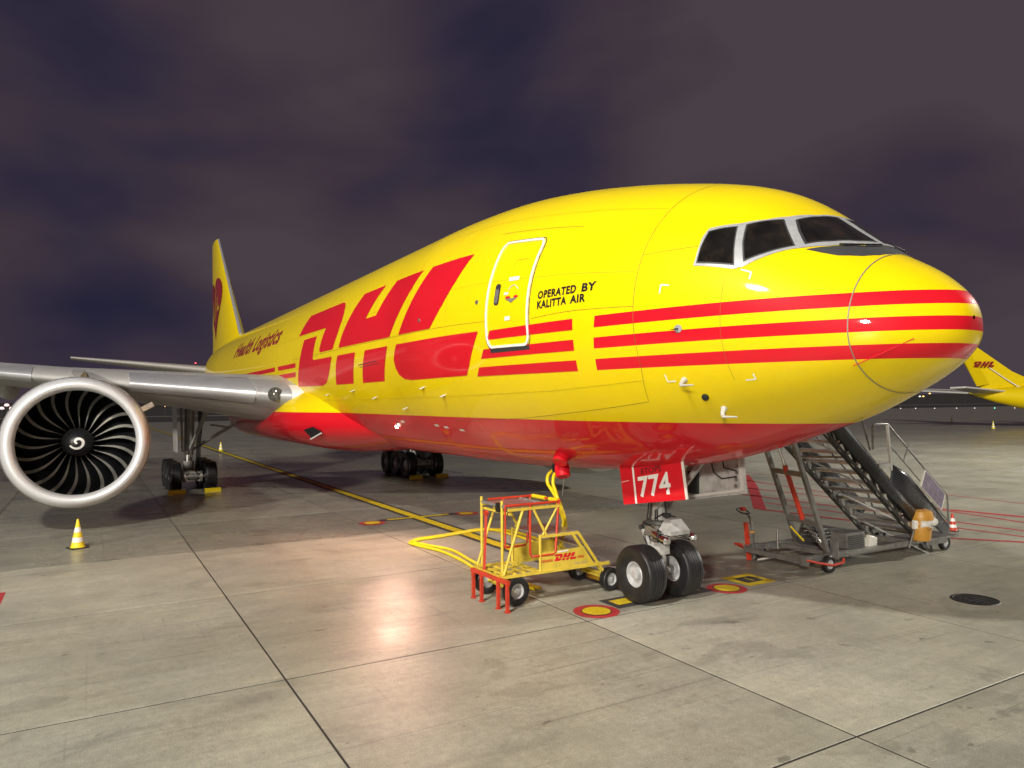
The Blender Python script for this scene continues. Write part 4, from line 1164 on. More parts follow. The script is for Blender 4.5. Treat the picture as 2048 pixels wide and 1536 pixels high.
# ================================================================== yellow work stand with the cable
t = thing('service_stand', (-1.53, -1.65, 0), 'yellow wheeled steel work stand with red rails beside the nose wheels', 'service stand')
OX, OY = 1.53, 1.65   # local = world + offset
def W(x, y, z): return V(x + OX, y + OY, z)
def sp(name, mb, m_, **k): return mb.build(name, m_, t, **k)
XN, XF = -1.0, -2.05
for (wx, wy, rad) in ((XF - 0.05, -2.62, 0.27), (XN - 0.05, -2.57, 0.27), (XF, -0.45, 0.23), (XN, -0.42, 0.23)):
    wheel(t, W(wx, wy, rad), rad, 0.17, rad * 0.52, axis=(1, 0.1, 0), grooves=3)
sp('axle', MB().tube(W(XF, -2.6, 0.27), W(XN, -2.6, 0.27), 0.035).tube(W(XF, -0.43, 0.23), W(XN, -0.43, 0.23), 0.035).bar(W(-1.72, -2.6, 0.27), W(-1.72, -2.6, 0.55), 0.08, 0.08).bar(W(-1.3, -2.6, 0.27), W(-1.3, -2.6, 0.55), 0.08, 0.08), 'cartyellow')
sp('front_fork', MB().bar(W(XF, -0.6, 0.52), W(-1.85, -0.43, 0.24), 0.05, 0.05).bar(W(-1.2, -0.6, 0.50), W(XN - 0.1, -0.43, 0.24), 0.05, 0.05).bar(W(XF, -0.45, 0.30), W(XN, -0.40, 0.30), 0.06, 0.05), 'cartyellow', smooth=False)
base = MB()
for a, b2 in (((XF, -2.92), (XF, -0.55)), ((XN, -2.92), (XN, -0.55)), ((XF, -2.92), (XN, -2.92)), ((XF, -2.05), (XN, -2.05)), ((XF, -1.0), (XN, -1.0)), ((XF, -0.55), (XN, -0.55)), ((-1.7, -2.92), (-1.7, -2.05)), ((-1.35, -2.92), (-1.35, -2.05))):
    base.bar(W(*a, 0.56), W(*b2, 0.56), 0.06, 0.05)
sp('base_frame', base, 'cartyellow', smooth=False)
for k in range(4):
    sp('deck_slat', MB().box(W(-1.53, -2.80 + 0.2 * k, 0.595), (1.0, 0.06, 0.02)), 'cartyellow', smooth=False)
for x, y in ((XF, -2.75), (-1.23, -2.75)):
    sp('post', MB().tube(W(x, y, 0.57), W(x, y, 1.93), 0.028), 'cartyellow')
for x in (XF, XN):
    sp('brace', MB().tube(W(x, -2.85, 0.6), W(x, -2.42, 1.80), 0.026).tube(W(x, -2.22, 1.80), W(x, -1.92, 1.25), 0.026), 'cartyellow')
    sp('brace', MB().tube(W(x, -2.06, 0.58), W(x, -2.06, 1.26), 0.026).tube(W(x, -1.62, 1.82), W(x, -2.0, 1.25), 0.022), 'cartyellow')
    sp('stair_rail', MB().bar(W(x, -1.20, 1.24), W(x, -0.60, 0.42), 0.045, 0.05).bar(W(x, -1.34, 1.24), W(x, -0.84, 0.58), 0.045, 0.05), 'cartyellow', smooth=False)
sp('upper_platform', MB().box(W(-1.53, -2.30, 1.81), (1.02, 0.80, 0.03)).bar(W(XF, -2.75, 1.83), W(XN, -2.75, 1.83), .04, .05).bar(W(XF, -1.88, 1.83), W(XN, -1.88, 1.83), .04, .05), 'alu', smooth=False)
sp('platform_frame', MB().bar(W(XF, -2.75, 1.78), W(XF, -1.62, 1.78), .05, .05).bar(W(XN, -2.75, 1.78), W(XN, -1.62, 1.78), .05, .05).bar(W(XF, -2.7, 1.70), W(XN, -2.7, 1.70), .04, .04), 'cartyellow', smooth=False)
sp('middle_platform', MB().box(W(-1.53, -1.62, 1.255), (1.04, 0.85, 0.025)), 'alu', smooth=False)
sp('platform_frame', MB().bar(W(XF, -2.06, 1.225), W(XF, -1.2, 1.225), .05, .05).bar(W(XN, -2.06, 1.225), W(XN, -1.2, 1.225), .05, .05).bar(W(XF, -1.2, 1.225), W(XN, -1.2, 1.225), .05, .05), 'cartyellow', smooth=False)
for k, (yy, zz) in enumerate(((-0.95, 0.93), (-0.66, 0.585))):
    sp('step', MB().box(W(-1.53, yy + 0.08 * k, zz), (1.02, 0.26 + 0.1 * k, 0.025)), 'alu', smooth=False)
sp('step_frame', MB().bar(W(XF, -0.82, 0.55), W(XF, -0.44, 0.55), .04, .05).bar(W(XN, -0.82, 0.55), W(XN, -0.44, 0.55), .04, .05).bar(W(XF, -0.44, 0.55), W(XN, -0.44, 0.55), .04, .06), 'cartyellow', smooth=False)
for x in (XN, XF):
    pn = sp('side_panel', MB().plate([W(x, -2.06, 0.92), W(x, -1.06, 0.94), W(x, -0.81, 0.57), W(x, -2.06, 0.58)], 0.02), 'cartyellow', smooth=False)
    if x == XN: panel = pn
def cart_logo(polys):
    out_ = []
    for k in 'DHL': out_ += [[((px + 16) / 14.6, (pt + 20) / 50) for px, pt in q] for q in LOGO[k]]
    return out_
decal('logo', flat_polys(cart_logo(None)), lambda x, y: W(XN + 0.013, -1.76 + x * 0.54, 0.725 + y * 0.135 + x * 0.0), 'red', panel, V(1, 0, 0))
mb = MB()
for z in (0.735, 0.752, 0.77):
    mb.add([W(XN + 0.0135, -2.04, z), W(XN + 0.0135, -1.78, z), W(XN + 0.0135, -1.78, z + 0.009), W(XN + 0.0135, -2.04, z + 0.009)], [(0, 1, 2, 3)])
    mb.add([W(XN + 0.0135, -1.21, z), W(XN + 0.0135, -1.06, z), W(XN + 0.0135, -1.06, z + 0.009), W(XN + 0.0135, -1.21, z + 0.009)], [(0, 1, 2, 3)])
mb.build('logo_lines', 'red', panel, smooth=False)
bm, (a, b2, c2, e3) = text_bm('DHL 19251')
decal('fleet_number', bm, lambda x, y: W(XN + 0.0135, -1.28 + (x - a) / (b2 - a) * 0.30, 0.615 + (y - c2) / (e3 - c2) * 0.045), 'frame_grey', panel, V(1, 0, 0))
mb = MB(); mb.add([W(XN + 0.0135, -1.68, 0.885), W(XN + 0.0135, -1.42, 0.895), W(XN + 0.0135, -1.42, 0.925), W(XN + 0.0135, -1.68, 0.915)], [(0, 1, 2, 3)]); mb.build('placard', 'white', panel, smooth=False)
# red rails
rr_ = 0.024
sp('guard_rail', MB().path([W(XN, -2.27, 1.86), W(XN, -2.28, 0.93), W(XN, -2.24, 0.87), W(XN, -1.76, 0.87), W(XN, -1.71, 0.93), W(XN, -1.63, 1.86)], rr_, 10).path([W(XN, -2.80, 1.86), W(XN, -1.60, 1.86)], rr_, 10), 'cartred')
sp('guard_rail', MB().path([W(XF, -2.27, 1.86), W(XF, -2.28, 0.93), W(XF, -2.24, 0.87), W(XF, -1.76, 0.87), W(XF, -1.71, 0.93), W(XF, -1.63, 1.86)], rr_, 10).path([W(XF, -2.60, 1.86), W(XF, -1.60, 1.86)], rr_, 10), 'cartred')
sp('guard_rail', MB().path([W(XF, -1.62, 1.87), W(XN, -1.60, 1.87)], rr_, 10).path([W(XN - 0.02, -2.80, 1.86), W(XN - 0.02, -2.80, 1.1)], 0.018, 8), 'cartred')
sp('rail_padding', MB().tube(W(-1.35, -1.61, 1.87), W(-1.05, -1.60, 1.87), 0.042).tube(W(-1.95, -1.62, 1.87), W(-1.5, -1.61, 1.87), 0.042), 'cable')
sp('latch_box', MB().box(W(-1.32, -2.78, 1.80), (0.11, 0.06, 0.17)), 'black', smooth=False)
# the red outrigger with four legs and its upright tow bar
rb = MB(); rb.bar(W(-2.0, -3.0, 0.54), W(-0.66, -2.94, 0.54), 0.06, 0.07)
sp('outrigger_beam', rb, 'cartred', smooth=False)
for x in (-1.94, -1.63, -1.03, -0.72):
    y = -3.0 + (x + 1.94) / 1.22 * 0.06
    sp('outrigger_leg', MB().bar(W(x, y, 0.52), W(x, y, 0.01), 0.055, 0.055).box(W(x, y, 0.012), (0.09, 0.09, 0.02)).plate([W(x - 0.08, y, 0.51), W(x + 0.08, y, 0.51), W(x, y, 0.36)], 0.02), 'cartred', smooth=False)
sp('tow_bar', MB().bar(W(-1.68, -2.90, 0.55), W(-1.66, -2.86, 1.66), 0.07, 0.05).lathe([(-.03, .055), (.03, .055), (.03, .02), (-.03, .02)], W(-1.66, -2.86, 1.66), (0, 1, 0), 14, close=True), 'cartred', smooth=False)
# yellow power cables: one pair of thick cables
def cable_path(off):
    o = off
    return [(-1.78 + o, -1.16, 2.40), (-1.95 + o * 1.6, -1.18, 2.27), (-1.96 + o * 1.6, -1.20, 2.10), (-1.80 + o, -1.22, 1.96), (-1.66 + o * .4, -1.24, 1.84), (-1.60, -1.20 + o * .4, 1.65), (-1.62, -1.08 + o * .4, 1.30), (-1.95, -0.98 + o, 0.95), (-2.35, -0.85 + o, 0.50), (-3.4, -0.2 + o, 0.10), (-5.6, 0.9 + o * 2, 0.045), (-7.8, 1.05 + o * 2, 0.04), (-8.45 + o, 0.6, 0.04), (-8.25 + o, -0.5, 0.04), (-8.10 + o, -1.1, 0.04), (-8.02 + o, -1.6, 0.04), (-7.72 - o * .6, -1.93 + o, 0.04), (-7.2, -1.86 + o * 1.6, 0.04), (-6.2, -1.62 + o * 2.2, 0.04), (-4.9, -1.70 + o * 1.5, 0.04), (-3.7, -1.85 + o * 2, 0.04), (-2.6, -1.9 + o * 2, 0.05), (-1.7, -1.7 + o, 0.06)]
def catmull(P_, n=8):
    P_ = [Vector(p) for p in P_]; out_ = []
    for i in range(len(P_) - 1):
        p0 = P_[max(i - 1, 0)]; p1 = P_[i]; p2 = P_[i + 1]; p3 = P_[min(i + 2, len(P_) - 1)]
        for k in range(n):
            f_ = k / n
            out_.append(0.5 * ((2 * p1) + (p2 - p0) * f_ + (2 * p0 - 5 * p1 + 4 * p2 - p3) * f_ ** 2 + (3 * p1 - p0 - 3 * p2 + p3) * f_ ** 3))
    return out_ + [P_[-1]]
cab = thing('power_cable', (-7.9, -1.7, 0), 'thick yellow ground power cables looping over the concrete and up to the belly', 'cable')
for off in (-0.055, 0.075):
    mb = MB(); mb.path([p - V(-7.9, -1.7, 0) for p in catmull(cable_path(off))], 0.036, 10); mb.build('cable_strand', 'cable', cab)

# ================================================================== boarding stairs on the far side
SX, SY = -0.55, 6.4
t = thing('boarding_stairs', (SX, SY, 0), 'grey metal boarding stairs with dark side panels behind the nose of the yellow airplane', 'boarding stairs')
def W(x, y, z): return V(x - SX, y - SY, z)
def sp(name, mb, m_, **k): return mb.build(name, m_, t, **k)
NX, FX = 0.30, -1.30
def zl(y, far=0.0): return 0.58 - 0.80 * (y - 7.62) + far
for x, y in ((0.36, 4.50), (-1.42, 4.35), (0.30, 9.02), (-1.40, 9.02)):
    wheel(t, W(x, y, 0.19), 0.19, 0.12, 0.10, axis=(1, 0, 0), grooves=2)
ch = MB()
for x in (NX - 0.05, FX): ch.bar(W(x, 3.75, 0.34), W(x, 9.3, 0.30), 0.08, 0.13)
for y in (3.75, 4.9, 5.2, 6.7, 7.6, 9.0): ch.bar(W(NX - 0.05, y, 0.32), W(FX, y, 0.32), 0.08, 0.10)
sp('chassis', ch, 'galv', smooth=False)
sp('chassis_plate', MB().box(W(-0.4, 5.9, 0.36), (1.5, 1.5, 0.03)).box(W(0.28, 6.1, 0.345), (0.10, 1.6, 0.09)), 'steel', smooth=False)
sp('rear_platform', MB().box(W(0.10, 8.3, 0.36), (0.75, 1.5, 0.05)).box(W(0.32, 8.6, 0.27), (0.09, 0.9, 0.14)).box(W(-0.4, 9.35, 0.33), (1.6, 0.25, 0.06)), 'galv', smooth=False)
# front support frame leaning to the airplane
for x, y0, y1 in ((0.2, 4.72, 3.0), (-0.95, 5.15, 3.35)):
    sp('support_leg', MB().bar(W(x, y0, 0.30), W(x, y1, 4.35), 0.10, 0.08, up=(1, 0, 0)), 'galv', smooth=False)
def leg_pt(x, z):
    f_ = (z - 0.30) / 4.05
    return W(0.2, 4.72 - 1.72 * f_, z) if x > 0 else W(-0.95, 5.15 - 1.80 * f_, z)
for z in (2.15, 1.02): sp('cross_member', MB().bar(leg_pt(1, z), leg_pt(-1, z), 0.09, 0.11), 'galv', smooth=False)
sp('cross_brace', MB().bar(leg_pt(1, 0.40), (leg_pt(1, 1.02) + leg_pt(-1, 1.02)) / 2, 0.05, 0.07).bar(leg_pt(-1, 0.40), (leg_pt(1, 1.02) + leg_pt(-1, 1.02)) / 2, 0.05, 0.07), 'galv', smooth=False)
m0 = (leg_pt(1, 1.06) + leg_pt(-1, 1.06)) / 2; m1 = leg_pt(1, 3.2).lerp(leg_pt(-1, 3.2), 0.55)
sp('lift_cylinder', MB().tube(m0, m0.lerp(m1, 0.58), 0.055, n=14), 'cartred'); sp('lift_rod', MB().tube(m0.lerp(m1, 0.56), m1, 0.032), 'chrome')
# stringers, treads
for x, far in ((NX, 0.0), (FX + 0.05, 0.12)):
    sg = MB(); sg.bar(W(x, 2.6, zl(2.6, far)), W(x, 8.2, zl(8.2, far)), 0.07, 0.12, up=(1, 0, 0)); sg.bar(W(x, 2.6, zl(2.6, far) + 0.42), W(x, 8.55, zl(8.55, far) + 0.42), 0.05, 0.06, up=(1, 0, 0))
    sp('stringer', sg, 'dark_metal', smooth=False)
    tr = MB()
    for k in range(7):
        y = 3.4 + 0.75 * k
        tr.bar(W(x, y, zl(y, far)), W(x, y + 0.38, zl(y + 0.38, far) + 0.40), 0.035, 0.035); tr.bar(W(x, y + 0.38, zl(y + 0.38, far) + 0.40), W(x, y + 0.75, zl(y + 0.75, far)), 0.035, 0.035)
    sp('truss', tr, 'dark_metal', smooth=False)
    for k in range(11):
        y = 3.2 + 0.45 * k
        sp('hazard_patch', MB().box(W(x + (0.04 if x > 0 else 0.04), y, zl(y, far)), (0.012, 0.13, 0.085), Matrix.Rotation(-0.675, 3, 'X')), 'bagwhite', smooth=False)
for k in range(17):
    y = 3.05 + 0.315 * k; z = zl(y, 0.06) + 0.30
    sp('tread', MB().box(W(-0.5, y, z), (1.50, 0.27, 0.035)).box(W(-0.5, y - 0.125, z - 0.035), (1.5, 0.02, 0.05)), 'alu', smooth=False)
    sp('tread_bracket', MB().bar(W(FX + 0.08, y, z - 0.03), W(FX + 0.08, y + 0.1, z - 0.22), 0.03, 0.12).bar(W(NX - 0.04, y, z - 0.03), W(NX - 0.04, y + 0.1, z - 0.22), 0.03, 0.12), 'steel', smooth=False)
for k in range(4):
    y = 4.2 + 1.05 * k
    sp('under_brace', MB().bar(W(NX, y, zl(y)), W(FX + 0.05, y + 0.25, zl(y + 0.25, 0.12)), 0.05, 0.05).bar(W(NX, y + 1.0, zl(y + 1.0)), W(FX + 0.05, y + 0.1, zl(y + 0.1, 0.12)), 0.04, 0.04), 'galv', smooth=False)
# dark side panels
def curved_panel(name, xs, low, high, bulge, m_):
    rows = []
    for j in range(7):
        f_ = j / 6; rows.append([W(xs + bulge * math.sin(math.pi * f_), ly + (hy - ly) * f_, lz + (hz - lz) * f_) for (ly, lz), (hy, hz) in zip(low, high)])
    mb = MB(); mb.grid(rows)
    o = mb.build(name, m_, t)
    so = o.modifiers.new('thickness', 'SOLIDIFY'); so.thickness = 0.025
    return o
curved_panel('side_panel', 0.36, [(3.0, 4.45), (4.4, 3.30), (5.4, 2.50), (6.6, 1.56), (7.5, 0.85)], [(3.5, 4.62), (5.15, 3.22), (5.95, 2.58), (6.8, 1.88), (8.0, 0.98)], 0.10, 'darkpanel')
curved_panel('side_panel', -1.26, [(3.0, 4.45), (4.4, 3.42), (5.4, 2.62), (6.6, 1.68), (7.9, 0.70)], [(3.5, 4.72), (5.0, 3.55), (5.9, 2.80), (6.9, 2.0), (8.3, 0.95)], 0.0, 'darkpanel')
curved_panel('wind_panel', 0.42, [(6.66, 1.80), (7.3, 1.42), (7.9, 0.98), (8.75, 0.45)], [(6.72, 2.28), (7.4, 1.98), (8.1, 1.40), (9.08, 0.60)], 0.03, 'darkpanel')
# handrails
sp('handrail', MB().path([W(0.42, 6.05, 2.62), W(0.42, 6.05, 3.14), W(0.42, 6.12, 3.20), W(0.42, 6.61, 3.20), W(0.42, 8.03, 2.10), W(0.42, 8.95, 1.40), W(0.42, 9.0, 1.33), W(0.42, 9.02, 0.45)], 0.022, 8), 'galv')
sp('handrail', MB().path([W(0.42, 6.66, 2.72), W(0.42, 7.85, 1.80)], 0.016, 8).path([W(0.42, 7.20, 2.30), W(0.42, 7.45, 2.72)], 0.016, 8).path([W(0.42, 8.3, 1.25), W(0.42, 8.96, 0.78)], 0.016, 8), 'galv')
sp('rail_post', MB().bar(W(0.42, 6.61, 3.18), W(0.42, 6.72, 2.10), 0.05, 0.05, up=(1, 0, 0)).box(W(0.40, 6.5, 2.24), (0.08, 0.5, 0.10)), 'greywhite', smooth=False)
sp('handrail', MB().path([W(-1.3, 3.2, 5.4), W(-1.3, 5.6, 3.45), W(-1.3, 8.4, 1.25), W(-1.3, 8.75, 0.55)], 0.022, 8).path([W(-1.3, 5.7, 3.35), W(-1.3, 5.75, 2.2)], 0.022, 8).path([W(-1.3, 3.2, 4.95), W(-1.3, 8.2, 0.95)], 0.016, 8), 'galv')
sp('handrail', MB().path([W(0.42, 3.2, 5.45), W(0.42, 5.2, 3.9), W(0.42, 5.6, 3.5), W(0.42, 5.95, 2.62)], 0.022, 8), 'galv')
sp('top_platform', MB().box(W(-0.5, 2.95, 4.62), (1.7, 1.1, 0.08)), 'alu', smooth=False)
# solar panel
q = [W(0.47, 7.98, 2.06), W(0.47, 8.81, 1.42), W(0.47, 8.63, 1.04), W(0.47, 7.78, 1.67)]
pn = sp('solar_panel', MB().plate(q, 0.03), 'bagwhite', smooth=False)
for i in range(5):
    for j in range(2):
        def qp(u, v): return q[3].lerp(q[2], u).lerp(q[0].lerp(q[1], u), v) + V(0.018, 0, 0)
        u0, u1 = 0.03 + 0.188 * i, 0.03 + 0.188 * i + 0.178; v0, v1 = 0.04 + 0.47 * j, 0.04 + 0.47 * j + 0.45
        mb = MB(); mb.plate([qp(u0, v0), qp(u1, v0), qp(u1, v1), qp(u0, v1)], 0.006); mb.build('solar_cell', 'solar', pn, smooth=False)
# battery box with louvres, wire basket, tow bars, bumpers
bx = sp('battery_box', MB().box(W(-0.02, 5.70, 0.56), (0.40, 0.66, 0.34)).box(W(-0.62, 5.65, 0.58), (0.7, 0.7, 0.30)), 'galv', smooth=False)
for k in range(6):
    MB().box(W(0.19, 5.70, 0.44 + 0.045 * k), (0.02, 0.54, 0.022)).build('louvre', 'dark_metal', bx, smooth=False)
sp('battery', MB().box(W(0.1, 6.25, 0.47), (0.28, 0.30, 0.20)).tube(W(0.18, 6.15, 0.6), W(0.2, 6.4, 0.52), 0.05), 'bagwhite', smooth=False)
bk = MB()
for k in range(9):
    bk.tube(W(0.0, 4.55 + 0.06 * k, 0.62), W(0.0, 4.55 + 0.06 * k, 0.86), 0.005, n=5); bk.tube(W(-0.4, 4.55 + 0.06 * k, 0.62), W(-0.4, 4.55 + 0.06 * k, 0.86), 0.005, n=5)
for z in (0.62, 0.70, 0.78, 0.86):
    for x in (0.0, -0.4): bk.tube(W(x, 4.55, z), W(x, 5.05, z), 0.006, n=5)
    for y in (4.55, 5.05): bk.tube(W(0.0, y, z), W(-0.4, y, z), 0.006, n=5)
sp('wire_basket', bk, 'black')
sp('bumper', MB().path([W(0.42, 3.72, 0.37), W(0.46, 4.1, 0.27), W(0.50, 4.45, 0.20), W(0.50, 4.80, 0.22), W(0.48, 4.84, 0.30)], 0.025, 8), 'cartred')
sp('bumper', MB().path([W(-1.35, 3.70, 0.42), W(-1.6, 3.75, 0.40), W(-1.62, 4.1, 0.25), W(-1.55, 4.4, 0.22)], 0.03, 8), 'cartred')
sp('corner_plate', MB().box(W(0.30, 4.78, 0.46), (0.20, 0.03, 0.40)).box(W(0.34, 3.74, 0.34), (0.14, 0.10, 0.20)), 'galv', smooth=False)
sp('guide_rod', MB().tube(W(0.05, 4.95, 0.35), W(-0.05, 4.55, 0.95), 0.02), 'dark_metal'); sp('lift_stick', MB().tube(W(-0.2, 4.4, 0.62), W(-0.35, 4.15, 0.95), 0.018), 'cable')
tb = sp('tow_tiller', MB().bar(W(-1.24, 4.0, 0.08), W(-1.32, 3.98, 0.95), 0.07, 0.05).path([W(-1.32, 3.98, 0.93), W(-1.40, 3.98, 1.08), W(-1.46, 3.98, 1.13)], 0.022, 8), 'galv', smooth=False)
MB().path([W(-1.40 + 0.03 * 0 - 0.16 + 0.15 * math.cos(a), 3.98 + 0.13 * math.sin(a), 1.15 - 0.05 * math.cos(a)) for a in [2 * math.pi * k / 16 for k in range(17)]], 0.016, 6).build('tiller_handle', 'black', tb)
MB().box(W(-1.56, 3.98, 1.20), (0.10, 0.10, 0.08)).build('tiller_knob', 'cartred', tb)
sp('parking_leg', MB().bar(W(-1.37, 3.95, 0.03), W(-1.45, 3.95, 0.90), 0.09, 0.07), 'cartred', smooth=False)
sp('jack', MB().tube(W(-1.2, 4.05, 0.06), W(-0.85, 4.3, 0.18), 0.05).tube(W(-1.0, 4.5, 0.3), W(-1.0, 4.5, 0.75), 0.03), 'steel')
sp('orange_tie', MB().lathe([(-.02, .06), (.02, .06)], W(-1.29, 3.98, 0.70), (0, 0, 1), 12), 'orange')

# orange litter bin standing on the stairs' lower platform
t2 = thing('litter_bin', (0.42, 7.82, 0.388), 'orange plastic litter bin with a white bag on the stairs platform', 'bin')
MB().lathe([(0.0, 0.0), (0.0, 0.20), (0.04, 0.225), (0.30, 0.245), (0.50, 0.250), (0.52, 0.235)], n=28).build('body', 'orange', t2)
MB().lathe([(0.50, 0.24), (0.50, 0.285), (0.54, 0.29), (0.60, 0.285), (0.70, 0.25), (0.735, 0.17), (0.74, 0.0)], n=28).build('lid', 'orange', t2)
mb = MB(); mb.lathe([(0.0, 0.0), (0.005, 0.13), (-0.01, 0.135)], (0.12, 0.10, 0.695), (0.45, 0.3, 0.85), 20); mb.build('lid_opening', 'darkred', t2)
random.seed(5)
rows = [[V((0.262 + 0.035 * math.sin(5 * a + j) * math.sin(math.pi * j / 5)) * math.cos(a), (0.262 + 0.03 * math.sin(7 * a)) * math.sin(a), 0.50 - 0.035 * j - 0.02 * math.sin(3 * a) * j / 3) for a in [2 * math.pi * k / 30 for k in range(30)]] for j in range(6)]
MB().grid(rows, closed=True).build('bag_edge', 'bagwhite', t2)
MB().lathe([(-.10, .0), (-.07, .08), (0, .11), (.07, .08), (.1, 0)], (0.20, 0.20, 0.45), (0.3, 0.2, 1), 14).build('bag_bulge', 'bagwhite', t2)
mb = MB(); mb.path([V(0.247 * math.cos(a), 0.247 * math.sin(a), 0.27 + 0.9 * (a + 0.2) ** 2) for a in [-0.42 + 0.044 * k for k in range(11)]], 0.006, 5); mb.build('smile_mark', 'black', t2)
sp2 = MB(); sp2.tube(W(0.42, 7.35, 0.25), W(0.42, 7.60, 0.72), 0.025); sp2.build('stay_rod', 'galv', t)

# ================================================================== traffic cones
def cone(loc, h, body, band, label, tilt=0.0):
    t = thing('traffic_cone', loc, label, 'traffic cone', 'traffic cones on the apron')
    f_ = lambda z: 0.17 - 0.145 * z / h if z < h else 0.02
    r_ = h / 0.77
    sec = [(0.03, 'b'), (0.20, 'w'), (0.36, 'b'), (0.52, 'w'), (0.68, 'b'), (1.0, None)]
    MB().box((0, 0, 0.016), (0.42 * r_, 0.42 * r_, 0.028)).build('base', 'rubber', t, smooth=False)
    mb = MB()
    pr = [(0.028, 0.19 * r_), (0.05, 0.165 * r_)] + [(0.05 + (h - 0.05) * k / 6, (0.165 - 0.14 * k / 6) * r_) for k in range(1, 7)] + [(h + 0.004, 0.0)]
    mb.lathe(pr, n=24).build('body', body, t)
    for a, b2 in ((0.22, 0.38), (0.55, 0.72)):
        rad = lambda q: (0.165 - 0.14 * (q * h - 0.05) / (h - 0.05)) * r_ + 0.003
        MB().lathe([(a * h, rad(a)), (b2 * h, rad(b2))], n=24).build('reflective_band', band, t)
    t.rotation_euler = (tilt, 0, 0.4)
    return t
cone((-12.06, -9.70, 0), 0.77, 'coneyellow', 'white', 'yellow traffic cone with white bands on the concrete in front of the engine')
cone((-54.7, 0.1, 0), 0.77, 'coneyellow', 'white', 'small pale cone standing on the yellow line far behind the airplane')
cone((-56.6, 112.6, 0), 1.0, 'coneyellow', 'white', 'farther of the two pale cones on the open apron past the nose')
cone((-38.4, 88.9, 0), 1.0, 'coneyellow', 'white', 'nearer of the two pale cones on the open apron past the nose')
cone((-1.05, 11.85, 0), 0.52, 'cartred', 'white', 'red and white cone at the foot of the boarding stairs')
# ================================================================== the second airplane: tail seen past the nose
DB = 96.0
def bgp(px, py, dep=DB):
    """measured position of a point of the distant tail at a given distance"""
    return CAM + d * dep + rr * ((px - 1024) / 1457.88 * dep) + uu * ((768 - py) / 1457.88 * dep)
bo = bgp(2040, 795); base_z = 0.0
B = thing('distant_airplane', (bo.x, bo.y, 0), 'tail of another yellow airplane far off, past the nose of the near one', 'airplane')
# its own axes: nose points to the right of the view
hx = Vector((rr.x, rr.y, 0)).normalized(); hx = (hx + Vector((-d.x, -d.y, 0)).normalized() * 0.10).normalized(); hy = V(-hx.y, hx.x, 0)
def T(x, y, z): return hx * x + hy * y + V(0, 0, z)   # x forward, y left (away), local to the Empty
def bp_(name, mb, m_, parent=None, **k): return mb.build(name, m_, parent or B, **k)
rows = []
for x, zc_, r_ in ((-6.3, 4.65, 0.12), (-5.2, 4.52, 0.45), (-3, 4.25, 0.95), (0, 4.0, 1.5), (4, 3.8, 1.9), (6, 3.76, 1.97), (25, 3.75, 2.0), (29, 3.6, 1.7), (32, 3.3, 1.0), (33.3, 3.1, 0.1)):
    rows.append([T(x, r_ * math.cos(a), zc_ + r_ * math.sin(a)) for a in [2 * math.pi * k / 28 for k in range(28)]])
mb = MB(); mb.grid(rows, closed=True); fb = bp_('fuselage', mb, 'yellow')
for z in (3.70, 3.42, 3.14):
    mb = MB(); mb.grid([[T(x, -math.sqrt(max(1.99 ** 2 - (z - 3.76) ** 2, 0.1)) * min(1, 0.80 + (x + 0) * 0.045) - 0.02, z + dz) for x in (0.0, 1, 2, 3, 4.4)] for dz in (0, 0.13)]); mb.build('stripe', 'red', fb)
mb = MB(); mb.plate([T(-1.6, 0, 5.0), T(4.0, 0, 5.4), T(1.2, 0, 6.3), T(-1.0, 0, 7.4), T(-5.6, 0, 10.9), T(-9.4, 0, 14.0), T(-11.6, 0, 14.0), T(-7.6, 0, 9.8), T(-4.6, 0, 4.7)], 0.32); fn_ = bp_('vertical_fin', mb, 'yellow', smooth=False)
mb = MB(); mb.plate([T(-6.6, -0.3, 10.4), T(-8.2, -0.9, 10.8), T(-5.9, -1.2, 5.45), T(-3.9, -0.25, 5.75)], 0.16); bp_('rudder', mb, 'yellow', smooth=False)
mb = MB(); mb.path([T(-3.9, -0.35, 7.9), T(-2.2, -0.40, 6.6), T(-0.6, -0.5, 5.45), T(0.4, -0.6, 5.05), T(2.5, -0.8, 4.95)], 0.07, 8); bp_('trim_line', mb, 'white')
decal('logo', flat_polys(cart_logo(None)), lambda x, y: T(-6.3 + x * 3.0 + y * 0.15, -0.50 - 0.55 * (1 - x), 8.0 + y * 0.72), 'darkred', fn_, -hy)
for s2 in (-1, 1):
    mb = MB(); mb.plate([T(-2.4, s2 * 0.8, 4.75), T(-6.0, s2 * 0.6, 4.60), T(-12.0, s2 * 7.0, 5.2), T(-10.4, s2 * 7.0, 5.25)], 0.20, V(0, 0, 1)); sb = bp_('stabilizer', mb, 'greywhite', smooth=False)
    mb = MB(); mb.path([T(-2.3, s2 * 0.8, 4.78), T(-10.3, s2 * 7.0, 5.28)], 0.10, 8); mb.build('stabilizer_edge', 'white', sb)
for s2 in (-1, 1):
    mb = MB(); mb.plate([T(18, s2 * 1.6, 3.1), T(11, s2 * 1.6, 3.1), T(7, s2 * 17, 4.4), T(8.8, s2 * 17, 4.4)], 0.35, V(0, 0, 1)); bp_('wing', mb, 'wing', smooth=False)
mb = MB(); mb.tube(T(14, -2.8, 0.0), T(14, -2.8, 3.2), 0.15).tube(T(14, 2.8, 0.0), T(14, 2.8, 3.2), 0.15).tube(T(29, 0, 0.0), T(29, 0, 2.8), 0.12); bp_('landing_strut', mb, 'gear_grey')
for x, y in ((14, -2.8), (14, 2.8), (29, 0)):
    MB().lathe([(-.5, 0), (-.5, .5), (.5, .5), (.5, 0)], T(x, y, 0.5), hy, 20).build('tyre', 'tyre', B)

